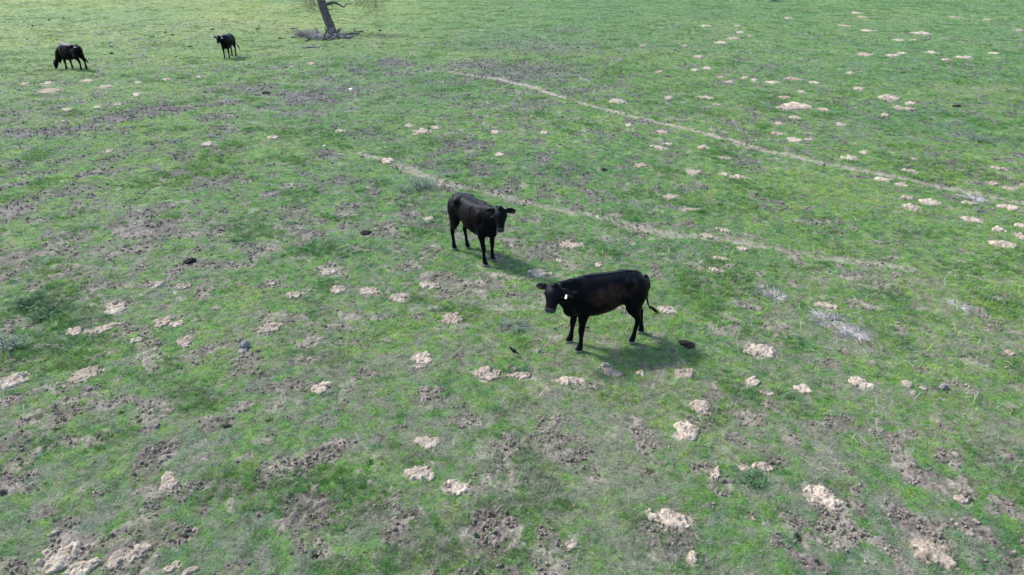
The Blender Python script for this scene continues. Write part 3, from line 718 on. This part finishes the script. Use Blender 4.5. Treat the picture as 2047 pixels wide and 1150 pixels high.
    disp += bony*.014*np.exp(-(q[:, 1]/.035)**2)*ss(1.15, 1.22, q[:, 2])*ss(.5, .3, q[:, 0])
    disp -= bony*.020*np.exp(-((q[:, 0]+.60)/.07)**2-((q[:, 2]-1.14)/.07)**2)*(np.abs(q[:, 1]) > .08)
    disp += bony*.006*(fbm(q[:, 0]/.06, q[:, 2]/.10+q[:, 1]*6, 17, 3)-.5)
    nk = ss(.5, .6, q[:, 0])*ss(.8, .9, q[:, 2]); disp += nk*.0012*np.sin(q[:, 0]*75+q[:, 2]*18)
    disp += .010*(fbm(q[:, 0]/.13+q[:, 1]*3, q[:, 2]/.15+q[:, 1]*2, 7, 2)-.5)*ss(.4, .7, q[:, 2])
    co = co + no*disp[:, None]*scale
    X0 = .40*scale; co[:, 0] = np.where(co[:, 0] < X0, X0+(co[:, 0]-X0)*lx, co[:, 0])
    tk = [(.40+(p[0]-.40)*lx, p[1], p[2]) for p in tk]
    co[:, 2] = np.maximum(co[:, 2], .002)
    body.vertices.foreach_set('co', co.ravel()); body.update()
    hoof = ss(.055, .035, q[:, 2])
    Pn = np.array(P); f_ = (q-Pn) @ np.array(hd); u_ = (q-Pn) @ np.array(hu); s_ = (q-Pn) @ np.array(hs)
    inhead = (np.abs(s_) < .12) & (np.abs(u_) < .16)
    muz = ss(.40*hl, .435*hl, f_)*(f_ < .55)*inhead
    ear = ss(.12, .15, np.abs(s_))*(np.abs(s_) < .34)*(np.abs(f_-.03) < .09)*(u_ < .02)*(np.abs(u_) < .2)*((no @ np.array(hd)) > .35)
    fk = (np.exp(-((q[:, 0]-.02)/.40)**2)*ss(.62, 1.0, q[:, 2])*ss(1.30, 1.10, q[:, 2])+.35*np.exp(-((q[:, 0]+.55)/.2)**2)*ss(.8, 1, q[:, 2]))*(.25+1.6*fbm(q[:, 0]/.07, q[:, 2]/.07, 21, 4)**1.3) + .35*ss(.75, .6, q[:, 2])*ss(.4, .5, q[:, 2])*(q[:, 0] < 0)
    colattr(body, 'flank', np.repeat(np.clip(fk, 0, 1)[:, None], 3, 1))
    colattr(body, 'skin', np.stack([hoof, muz, ear], 1))
    body.materials.append(coat or M_COAT); body.materials.append(M_EYE)
    body.polygons.foreach_set('use_smooth', [True]*len(body.polygons))
    X, Y, z = at(*px_foot)
    root = bpy.data.objects.new('cow', None); COL.objects.link(root); root.location = (X, Y, z+.01+withers); root.rotation_euler = (0, 0, yaw)
    root.empty_display_size = .2; tag(root, label, 'cow', 'black cattle standing in the pasture')
    link('body', body, root)
    for s in (1, -1):
        e = MB().add(ball(H(.165*hl, s*.104*hw, .012)*scale, (.019*scale,)*3, 8)); link('eye', e.mesh('eye', [M_EYE]), root)
        nmb = MB().add(ball(H(.480*hl, s*.036, -.012)*scale, (.012*scale,)*3, 8)); link('nostril', nmb.mesh('nostril', [M_EYE]), root)
    # tail switch
    rng = random.Random(4); tb = MB(); e0 = Vector(tk[-1]); d0 = (Vector(tk[-1])-Vector(tk[-2])).normalized()
    for i in range(46):
        a = rng.uniform(0, 6.28); r_ = .028*math.sqrt(rng.random()); o_ = Vector((math.cos(a)*r_, math.sin(a)*r_, 0))
        L = rng.uniform(.16, .31); pts = []
        for t in (0, .4, .75, 1):
            c_ = e0 - d0*.06 + o_*(1+t*.6*math.sin(t*3)) + d0*L*t + Vector((0, 0, -.10*t*t*(1-abs(d0.z))))
            pts.append((*(c_*scale), .0075*(1.05-t)*scale, .0075*(1.05-t)*scale))
        tb.add(sweep(pts, up=(0, 1, 0), seg=5, sub=1))
    link('tail_switch', tb.mesh('tail_switch', [M_HAIR]), root)
    for s, mt in tags:
        dr = ears[0] if s > 0 else ears[1]
        c_ = H(.035, s*.085*hw, .02) + hs*(s*.10) + hd*(.075+dr*.6) + hu*.028
        tgb = MB(); w_, h_, t_ = .018, .032, .003
        V = [c_ + hs*(sx*w_*(.6 if sz > 0 else 1)) - hd*(sz*h_) + hu*(sy*t_) for sx in (-1, 1) for sy in (-1, 1) for sz in (-1, 1)]
        tgb.add(([tuple(v*scale) for v in V], [(0, 1, 3, 2), (4, 6, 7, 5), (0, 4, 5, 1), (2, 3, 7, 6), (0, 2, 6, 4), (1, 5, 7, 3)]))
        link('ear_tag', tgb.mesh('ear_tag', [mt], False), root)
    if nring:
        rb = MB(); c_ = H(.475, 0, -.045); pts = []
        for i in range(13):
            a = math.pi*(-.1+1.2*i/12); pts.append((*((c_ + hs*.028*math.cos(a) - hu*.03*math.sin(a)+hd*.012)*scale), .003, .003))
        rb.add(sweep(pts, seg=6, sub=1)); link('nose_ring', rb.mesh('nose_ring', [M_TAGW]), root)
    return root
def heading(rear, front):
    a = at(*rear); b = at(*front); return math.atan2(b[1]-a[1], b[0]-a[0])
def wdir(yaw, v):          # world direction -> cow-local
    c, s = math.cos(-yaw), math.sin(-yaw); return (v[0]*c - v[1]*s, v[0]*s + v[1]*c, v[2])

# side-on heifer (nearest)
ya = heading((1273, 675), (1146, 693))
make_cow('nearest cow, side-on facing left, black with a brown tinged flank and a pale ear tag', (1204, 686), ya,
         dict(LF=(.03, .02), RF=(.08, -.03), LR=(.07, .0), RR=(-.27, .02)), (.90, .10, 1.235), wdir(ya, (-.28, -.66, -.80)), (0, 0, 1),
         tail=[(-.80, 0, 1.17), (-.875, 0, 1.08), (-.885, 0, .90), (-.90, -.01, .72), (-.97, -.03, .56), (-1.06, -.05, .50)],
         scale=.985, lx=.89, hw=1.35, lt=1.22, deep=-.025, bony=.7, coat=M_COATB, tags=((1, M_TAG),), ears=(.05, -.01))
# facing cow
yb = heading((918, 498), (983, 527)) - .08
make_cow('black cow standing in the middle of the field with its head raised towards the camera', (948, 513), yb,
         dict(LF=(-.03, .03), RF=(.08, .03), LR=(.13, .0), RR=(-.02, .02)), (.92, -.03, 1.33), wdir(yb, (.03, -.62, -.78)), (0, 0, 1),
         tail=[(-.80, 0, 1.17), (-.875, 0, 1.08), (-.885, .01, .90), (-.87, .02, .72), (-.86, .03, .56)], scale=1.0, lx=.88, hl=.95, hw=1.15, thin=.10, lt=1.2, bony=1.0, ears=(0, 0))
# grazing cow far left
yc = heading((165, 140.5), (142, 138.6))
make_cow('black cow grazing with its muzzle in the grass at the far left', (151, 139.5), yc,
         dict(LF=(.0, .0), RF=(-.10, .0), LR=(-.05, .0), RR=(-.10, .0)), (1.05, .16, .43), wdir(yc, (-.15, -.25, -1)), wdir(yc, (-.9, -.3, .1)),
         tail=[(-.80, 0, 1.17), (-.875, 0, 1.08), (-.89, 0, .90), (-.95, -.03, .72), (-1.02, -.05, .55)], scale=.94, vox=.016, lx=.90, deep=.12, thin=.14, bony=1.1, lt=1.5, hw=1.4)
# far cow near the tree
yd_ = heading((469, 113), (453, 118))
make_cow('black cow far off near the bare tree, looking over with a white ear tag', (461, 115.5), yd_,
         dict(LF=(.0, .0), RF=(.02, .0), LR=(.05, .0), RR=(-.08, .0)), (.80, -.10, 1.26), wdir(yd_, (.0, -.62, -.75)), (0, 0, 1),
         tail=[(-.80, 0, 1.17), (-.875, .02, 1.08), (-.92, .06, .90), (-.97, .12, .72), (-1.04, .18, .55)], scale=.93, vox=.016, deep=.05, lx=.85, lt=1.25, tags=((1, M_TAGW),))

# ------------------------------------------------------------------ black bird on the grass
def bird():
    X, Y, z = at(1027, 712); a = math.radians(148)
    root = bpy.data.objects.new('blackbird', None); COL.objects.link(root); root.location = (X, Y, z+.02); root.rotation_euler = (0, 0, a)
    root.scale = (.78, .78, .78); tag(root, 'small black bird standing on the grass below the nearest cow head', 'bird')
    mb = MB()
    mb.add(sweep([(-.055, 0, .085, .010, .008), (-.04, 0, .09, .024, .022), (0, 0, .10, .034, .033), (.04, 0, .118, .030, .030), (.065, 0, .142, .020, .022), (.085, 0, .158, .019, .020), (.103, 0, .160, .011, .012)], seg=14))
    rawm = mb.mesh('raw', []); raw = bpy.data.objects.new('raw', rawm); COL.objects.link(raw)
    rm = raw.modifiers.new('r', 'REMESH'); rm.mode = 'VOXEL'; rm.voxel_size = .004; sm = raw.modifiers.new('s', 'SMOOTH'); sm.iterations = 2
    dg = bpy.context.evaluated_depsgraph_get(); b = bpy.data.meshes.new_from_object(raw.evaluated_get(dg), depsgraph=dg); bpy.data.objects.remove(raw)
    b.materials.append(M_HAIR); b.polygons.foreach_set('use_smooth', [True]*len(b.polygons)); link('body', b, root)
    t = MB().add(sweep([(-.03, 0, .088, .016, .008), (-.08, 0, .078, .019, .005), (-.135, 0, .065, .026, .003)], seg=10)); link('tail', t.mesh('tail', [M_HAIR]), root)
    bk = MB().add(sweep([(.098, 0, .160, .006, .007), (.118, 0, .156, .003, .003), (.132, 0, .152, .001, .001)], seg=8)); link('beak', bk.mesh('beak', [M_DUNG]), root)
    for s in (1, -1):
        wg = MB().add(sweep([(.045, s*.026, .120, .006, .018), (.0, s*.035, .105, .006, .026), (-.05, s*.024, .088, .004, .014), (-.085, s*.012, .078, .002, .006)], seg=10)); link('wing', wg.mesh('wing', [M_HAIR]), root)
        lg = MB().add(sweep([(.005, s*.013, .075, .004, .004), (-.004, s*.014, .04, .0025, .0025), (.004, s*.015, .0, .0025, .0025)], up=(1, 0, 0), seg=6)); 
        for d in (-.4, 0, .4): lg.add(sweep([(.004, s*.015, .003, .002, .002), (.026*math.cos(d), s*.015+.026*math.sin(d), .001, .001, .001)], seg=5, sub=1))
        link('leg', lg.mesh('leg', [M_DUNG]), root)
bird()

# ------------------------------------------------------------------ dung, rocks, sticks
def blob(name, u, v, rx, rz, material, label, cat, seed, group=None, ry=None, lump=.55):
    X, Y, z = at(u, v); rng = np.random.default_rng(seed)
    V, F = ball((0, 0, 0), (1, 1, 1), 18); V = np.array(V)
    th = np.arctan2(V[:, 1], V[:, 0])
    k = 1 + lump*(fbm(V[:, 0]*1.7+seed, V[:, 1]*1.7+V[:, 2], seed, 3)-.5)*2 + .12*(fbm(V[:, 0]*6+seed, V[:, 1]*6+V[:, 2]*5, seed+1, 2)-.5)
    V = V*k[:, None]*np.array([rx, ry or rx*.8, rz])
    V[:, 2] = np.maximum(V[:, 2], -rz*.5)
    mb = MB().add((V.tolist(), F)); me = mb.mesh(name, [material])
    o = link(name, me, loc=(X, Y, z+rz*.3), rz=rng.uniform(0, 6)); tag(o, label, cat, group); return o
blob('dung_pile', 733, 468, .12, .05, M_DUNG, 'dark brown dung pile in the grass left of the facing cow', 'dung', 1, 'dark dung piles')
blob('dung_pile', 380, 524, .135, .055, M_DUNG, 'blue black dung pile beside a small bare patch at the left', 'dung', 2, 'dark dung piles', ry=.10)
blob('dung_pile', 1376, 691, .12, .045, M_DUNG, 'flat dark dung pile behind the tail of the nearest cow', 'dung', 3, 'dark dung piles')
blob('dung_pile', 1364, 686, .06, .03, M_DUNG, 'small dark dung lump touching the flat pile behind the nearest cow', 'dung', 13, 'dark dung piles')
blob('dung_pile', 1913, 214, .14, .06, M_DUNG, 'dark lump far off at the upper right below the buff mounds', 'dung', 4, 'dark dung piles')
blob('dung_pile', 1207, 341, .11, .045, M_DUNG, 'dark dung pile in the middle distance between the two trails', 'dung', 5, 'dark dung piles')
blob('dung_pile', 533, 187, .18, .06, M_DUNG, 'small dark lump among churned soil below the far standing cow', 'dung', 6, 'dark dung piles')
blob('rock', 488, 694, .085, .075, M_ROCK, 'grey purple rounded rock in bright grass at the left', 'rock', 7, 'loose rocks and hard clods')
blob('rock', 486, 704, .09, .035, M_ROCK, 'flat grey stone just below the rounded rock at the left', 'rock', 17, 'loose rocks and hard clods')
blob('rock', 1812, 770, .085, .05, M_SAND, 'tan clod, largest of three in a short chain at the right', 'clod', 8, 'loose rocks and hard clods')
blob('rock', 1825, 787, .055, .035, M_SAND, 'tan clod, lowest of three in a short chain at the right', 'clod', 9, 'loose rocks and hard clods')
blob('rock', 1844, 777, .055, .03, M_SAND, 'small tan clod, rightmost of three in a short chain', 'clod', 10, 'loose rocks and hard clods')
blob('rock', 1886, 776, .065, .055, M_ROCK, 'round grey rock at the right edge of the chain of clods', 'rock', 11, 'loose rocks and hard clods')
blob('rock', 1644, 330, .09, .06, M_ROCK, 'grey rock sitting on the upper trail', 'rock', 12, 'loose rocks and hard clods')
blob('rock', 701, 180, .08, .06, M_TAGW, 'tiny white stone among churned soil in the far field', 'stone', 14)
blob('rock', 649, 293, .055, .04, M_PALE, 'tiny pale stone beside a churned patch in the middle distance', 'stone', 15)
blob('rock', 1573, 676, .03, .02, M_SAND, 'tiny yellowish pebble above the bright domed mound', 'stone', 16)
for k, (u, v) in enumerate([(65, 52), (127, 37), (305, 75), (345, 71), (380, 94), (222, 95), (223, 108), (331, 66), (425, 60), (515, 58), (760, 62), (872, 27), (98, 41), (560, 78), (1005, 24)]):
    blob('dung_pile', u, v, .13, .06, M_DUNG, 'tiny dark dung speck in the smooth far grass around the distant cows and tree', 'dung', 60+k, 'tiny dark specks in the far grass')
def stick(name, u, v, pts, r, material, label, cat):
    X, Y, z = at(u, v); n = len(pts)
    mb = MB().add(sweep([(*p, r*(1.1-.7*i/(n-1)), r*(1.1-.7*i/(n-1))) for i, p in enumerate(pts)], seg=8, sub=4))
    o = link(name, mb.mesh(name, [material]), loc=(X, Y, z)); tag(o, label, cat); return mb
stick('stick', 232, 528, [(0, 0, -.02), (-.07, 0, .07), (-.16, .02, .17), (-.20, .02, .20)], .012, M_BARK, 'thin dark stick poking up from the grass at the left', 'stick')
stick('stick', 348, 592, [(.06, 0, .03), (0, .04, .05), (-.03, .12, .05), (-.01, .20, .03)], .007, M_PALE, 'curved bleached stem lying beside the small pale patches at the left', 'stem')
stick('stick', 1578, 1046, [(-.12, .06, .04), (0, 0, .06), (.10, -.04, .04)], .006, M_DEAD, 'thin grey twig lying above the churned soil at the lower right', 'twig')

# ------------------------------------------------------------------ weeds and dead brush
def weed(name, u, v, r, h, n, material, label, cat, seed, wdt=.006, flat=.4, group=None, leafy=False):
    X, Y, z = at(u, v); rng = random.Random(seed); mb = MB()
    for i in range(n):
        a = rng.uniform(0, 6.28); q = r*rng.random()**.6*.45; bx, by = q*math.cos(a), q*math.sin(a)
        a2 = a + rng.gauss(0, .7); L = r*rng.uniform(.4, 1.0); hh = h*rng.uniform(.3, 1.05)
        pts = []
        for t in (0, .35, .7, 1):
            k = wdt*(1.1-t)
            pts.append((bx+math.cos(a2)*L*t+rng.gauss(0, .08)*L*t, by+math.sin(a2)*L*t+rng.gauss(0, .08)*L*t, hh*(math.sin(t*2.0)*(1-flat*t)), k, k))
        mb.add(sweep(pts, seg=4, sub=1))
        if leafy:
            for t in range(7):
                k = rng.randint(1, 3); p = Vector(pts[k][:3]).lerp(Vector(pts[k-1][:3]), rng.random()); d = Vector((rng.gauss(0, 1), rng.gauss(0, 1), rng.uniform(0, 1.2))).normalized()*rng.uniform(.02, .05)
                s = d.cross(Vector((0, 0, 1))).normalized()*.007
                mb.add(([tuple(p), tuple(p+d*.5+s), tuple(p+d), tuple(p+d*.5-s)], [(0, 1, 2, 3)]))
    o = link(name, mb.mesh(name, [material], False), loc=(X, Y, z+.005)); tag(o, label, cat, group); return o
weed('weed', 845, 378, .42, .34, 60, M_SAGE, 'spindly bluish green weed beside the lower trail above the facing cow', 'weed', 1, .006, .2, leafy=True)
weed('weed', 812, 384, .30, .20, 34, M_SAGE, 'lower bluish weed just left of the spindly one', 'weed', 2, .006, .2, leafy=True)
weed('weed', 62, 612, .40, .19, 70, M_WEED, 'bushy dark green weed clump near the left edge', 'weed', 3, .007, .3, leafy=True)
weed('weed', 92, 630, .32, .13, 45, M_WEED, 'lower dark green weed clump right of the bushy one at the left edge', 'weed', 4, .007, .3, leafy=True)
weed('weed', 1508, 962, .17, .09, 40, M_WEED, 'dark green leafy tuft in a hoof hole at the lower right', 'weed', 5, .006, .3, leafy=True)
weed('weed', 1960, 282, .50, .26, 50, M_SAGE, 'greyish weed standing in the grass at the upper right', 'weed', 7, .008, .3, leafy=True)
weed('weed', 12, 700, .35, .22, 60, M_SAGE, 'bluish green weed at the left edge above the smooth pinkish mound', 'weed', 8, .006, .3, leafy=True)
weed('weed', 480, 478, .36, .11, 30, M_WEED, 'low dark green weed in the grass between the dung pile and the churned soil', 'weed', 9, .007, .3, leafy=True)
weed('weed', 1030, 655, .26, .12, 46, M_SAGE, 'small grey green weed left of the nearest cow front feet', 'weed', 10, .005, .3, leafy=True)
M_BRUSH = m_soil('dead_brush', (.20, .18, .17), (.44, .40, .40), 14)
weed('dead_brush', 1525, 578, .32, .04, 110, M_BRUSH, 'flattened pale straw mat behind and right of the nearest cow', 'brush', 21, .004, .7)
weed('dead_brush', 1553, 594, .26, .08, 120, M_BRUSH, 'grey purple dead brush tuft at the lower end of the flattened mat', 'brush', 22, .004, .5)
weed('dead_brush', 1704, 668, .30, .06, 190, M_BRUSH, 'round grey dead brush mat, lower right end of the bleached strip', 'brush', 23, .004, .6)
weed('dead_brush', 1655, 640, .44, .035, 130, M_BRUSH, 'thin bleached brush mat, middle of the strip at the right', 'brush', 24, .004, .7)
weed('dead_brush', 1915, 612, .30, .035, 70, M_BRUSH, 'grey dead grass mat near the right edge', 'brush', 25, .004, .6)
weed('dead_brush', 1948, 398, .38, .06, 100, M_BRUSH, 'brownish dead weed patch on the upper trail at the right', 'brush', 26, .006, .5)

# ------------------------------------------------------------------ the bare tree
def tree():
    X, Y, z = at(662, 67); rng = random.Random(21)
    root = bpy.data.objects.new('bare_tree', None); COL.objects.link(root); root.location = (X, Y, z-.05); root.scale = (.78, .78, .78)
    tag(root, 'leaning bare grey tree with a thick trunk, cut off by the top of the photo', 'tree')
    tr = MB(); pts = [(.10, 0, -.1, .62, .58), (.06, 0, .18, .47, .45), (0, 0, .6, .39, .38), (-.20, .0, 1.3, .36, .35), (-.42, .05, 2.1, .34, .33), (-.56, .1, 2.8, .34, .33), (-.75, .2, 3.6, .26, .25), (-1.1, .3, 4.6, .20, .20), (-1.3, .2, 5.8, .14, .14), (-1.2, .1, 7.2, .07, .07), (-1.1, .1, 8.2, .02, .02)]
    V, F = sweep(pts, up=(0, 1, 0), seg=40, sub=10)
    V2 = []
    for (x, y, zz) in V:
        a = math.atan2(y, x+.2*zz*.6); c = Vector((-.13*zz/1.3, 0, zz)); d = Vector((x, y, zz))-c; d.z = 0
        k = .06*math.sin(a*9+zz*1.3)*.6 + .10*(float(fbm(a*3.0, zz*.9, 3, 3))-.5) + .09*(float(fbm(a*9, zz*2.2, 4, 2))-.5)
        V2.append(tuple(Vector((x, y, zz)) + d*k))
    link('trunk', tr.add((V2, F)).mesh('trunk', [M_BARK]), root)
    # limbs with twigs
    def grow(mb, p, d, L, r, depth, droop):
        n = 5; pts = [(*p, r, r)]; q = Vector(p); dd = Vector(d).normalized()
        for i in range(n):
            dd = (dd + Vector((rng.gauss(0, .22), rng.gauss(0, .22), rng.gauss(0, .18)-droop))).normalized()
            q = q + dd*L/n; rr = r*(1-.75*(i+1)/n); pts.append((*q, rr, rr))
            if depth > 0 and i >= 1:
                for _ in range(2 if depth > 1 else 3):
                    s = (dd + Vector((rng.gauss(0, .7), rng.gauss(0, .7), rng.gauss(.05, .5)))).normalized()
                    grow(mb, q, s, L*rng.uniform(.35, .6), rr*.6, depth-1, droop)
        mb.add(sweep(pts, up=(.1, .2, 1), seg=7 if r > .03 else 4, sub=2 if r > .03 else 1))
    # the knotty low limb seen to the right of the trunk
    lb = MB(); lk = [(-.38, 0, 2.42, .17, .17), (.05, -.1, 2.50, .13, .13), (.50, -.15, 2.62, .125, .12), (.85, -.1, 2.52, .085, .085), (1.15, -.1, 2.36, .075, .075), (1.40, -.1, 2.26, .06, .06), (1.62, -.1, 2.45, .035, .035), (2.2, -.1, 2.48, .018, .018), (3.4, -.1, 2.40, .010, .010), (5.0, -.1, 2.32, .006, .006)]
    lb.add(sweep(lk, seg=14, sub=4))
    lb.add(sweep([(.25, -.1, 2.45, .05, .05), (.42, -.1, 2.30, .03, .03), (.45, -.1, 2.22, .02, .02)], seg=8))
    for (bx, bz) in ((.8, 2.6), (1.5, 2.4), (2.0, 2.5), (2.5, 2.5), (2.9, 2.45)):
        grow(lb, (bx, -.1, bz), (rng.gauss(.6, .3), rng.gauss(0, .4), rng.uniform(.4, 1)), 1.5, .022, 1, .02)
    link('limb', lb.mesh('limb', [M_BARK]), root)
    # long thin shoot left of the trunk
    sh = MB(); sh.add(sweep([(-.10, -.25, 1.25, .035, .035), (-.45, -.32, 1.75, .028, .028), (-.95, -.35, 2.5, .024, .024), (-1.25, -.35, 3.2, .018, .018), (-1.4, -.35, 4.2, .008, .008)], seg=8))
    for h in (1.9, 2.5, 3.1): grow(sh, (-.45-(h-1.75)*.6, -.33, h), (-.8, rng.gauss(0, .4), rng.uniform(-.1, .4)), 1.5, .014, 1, .04)
    link('limb', sh.mesh('limb', [M_BARK]), root)
    for k, (h, dx, dy, L) in enumerate([(3.0, -1, -.2, 3.2), (3.3, 1, .3, 3.6), (3.8, -.3, -1, 2.8), (4.3, .9, .8, 3.0), (4.9, -1, .6, 2.8), (5.4, .8, -.7, 2.4), (6.2, -.5, .9, 2.0), (6.8, .6, .2, 1.8)]):
        mb = MB(); cx = np.interp(h, [2.8, 3.6, 4.6, 5.8, 7.2], [-.45, -.75, -1.1, -1.3, -1.2])
        grow(mb, (cx, .15, h), (dx, dy, .55), L, .15*(1-h/12), 3 if k < 6 else 2, .05); link('limb', mb.mesh('limb', [M_BARK]), root)
    for k in range(26):
        x0 = rng.choice([rng.uniform(-2.6, -.9), rng.uniform(.9, 5.2), rng.uniform(-1.5, 2)]); mb = MB()
        grow(mb, (x0, rng.uniform(-1.2, 1.2), 3.5), (rng.gauss(0, .6), rng.gauss(0, .4), -.5), rng.uniform(1.0, 2.1), .016, 2, .10); link('twigs', mb.mesh('twigs', [M_BARK]), root)
    for (bx, bz, L) in ((.34, 1.02, .22), (.12, 2.05, .30), (.16, 1.55, .12)):
        mb = MB().add(sweep([(bx-.15, -.05, bz-.03, .05, .05), (bx+L*.5, -.08, bz, .035, .03), (bx+L, -.08, bz+.02, .02, .015)], seg=8)); link('branch_stub', mb.mesh('branch_stub', [M_BARK]), root)
    return X, Y, z
TX, TY, TZ = tree()

def lump_log(name, u, v, L, r, ang, material, label, seed, bend=.15, lift=.0):
    X, Y, z = at(u, v); rng = random.Random(seed); mb = MB(); n = 5; pts = []
    for i in range(n):
        t = i/(n-1)-.5; pts.append((L*t, rng.gauss(0, bend)*L*.3, r*.6+lift*(1-abs(t)*2)+rng.gauss(0, .02), r*(1-.5*abs(t))*rng.uniform(.8, 1.2), r*(1-.5*abs(t))*rng.uniform(.8, 1.2)))
    mb.add(sweep(pts, seg=10, sub=3))
    for _ in range(3):
        i = rng.randrange(1, n-1); p = Vector(pts[i][:3]); d = Vector((rng.gauss(0, 1), rng.gauss(0, .7), rng.uniform(.1, .9))).normalized()*L*rng.uniform(.15, .3)
        mb.add(sweep([(*p, r*.4, r*.4), (*(p+d*.6), r*.25, r*.25), (*(p+d), r*.1, r*.1)], seg=6, sub=2))
    o = link(name, mb.mesh(name, [material]), loc=(X, Y, z), rz=ang); tag(o, label, 'wood', 'dead wood lying round the tree foot'); return o
logs = [(600, 72, .7, .05, .2, M_DEAD, 'grey dead branch at the left end of the heap under the tree'), (588, 58, .5, .07, .4, M_DEAD, 'pale broken branch end, highest at the left of the heap under the tree'),
        (683, 70, 1.0, .07, -.15, M_DEAD, 'grey branch running right from the trunk foot'), (706, 69, .9, .09, .1, M_BARK, 'dark log at the right of the heap under the tree'),
        (697, 78, .35, .12, .6, M_DEAD, 'pale stump end standing apart right of the heap'), (720, 65, .5, .06, .1, M_BARK, 'thin dark branch at the far right of the heap'),
        (588, 76, .4, .06, 0, M_DEAD, 'small pale stick left of the heap'), (622, 96, 1.0, .05, .25, M_DEAD, 'long thin branch lying in the grass below the heap')]
for k, (u, v, L, r, a, m_, lab) in enumerate(logs): lump_log('dead_branch', u, v, L, r, a, m_, lab, 40+k)
def chunk(u, v, seed):
    X, Y, z = at(u, v); rng = random.Random(seed); L = rng.uniform(.25, .6); r = rng.uniform(.04, .085)
    d = Vector((rng.gauss(0, .7), rng.gauss(0, .7), abs(rng.gauss(.5, .5)))).normalized()*L
    p = Vector((0, 0, .0)); mb = MB()
    mb.add(sweep([(*p, r, r), (*(p+d*.4+Vector((rng.gauss(0, .03), 0, 0))), r*rng.uniform(.8, 1.2), r*.8), (*(p+d), r*rng.uniform(.4, .9), r*.5)], up=(.3, 1, .2), seg=8, sub=2, expo=3))
    q = p+d*.6; d2 = (d+Vector((rng.gauss(0, .3), rng.gauss(0, .3), rng.gauss(.1, .2))))*.5
    mb.add(sweep([(*q, r*.5, r*.5), (*(q+d2), r*.2, r*.2)], up=(.3, 1, .2), seg=6, sub=1))
    o = link('wood_chunk', mb.mesh('wood_chunk', [M_DEAD if rng.random() < .6 else M_BARK]), loc=(X, Y, z+.02))
    tag(o, 'short broken piece of grey wood in the heap at the foot of the bare tree', 'wood', 'broken wood pieces heaped at the tree foot')
_r = random.Random(77)
for k in range(46):
    u = _r.gauss(655, 20); chunk(u, 74 + _r.uniform(-6, 8) - .06*(u-655), 300+k)
M_GBRUSH = m_soil('grey_brush', (.13, .12, .115), (.34, .31, .30), 10)
weed('dead_brush', 611, 74, .95, .62, 300, M_GBRUSH, 'grey twiggy brush heap left of the tree trunk', 'brush', 31, .007, .3)
weed('dead_brush', 628, 79, .7, .34, 150, M_GBRUSH, 'lower grey brush between the twiggy heap and the trunk', 'brush', 32, .007, .3)
weed('shrub', 1547, 3, .55, 1.1, 120, M_GBRUSH, 'grey leafless shrub whose foot shows at the top edge right of centre', 'shrub', 33, .03, .1)
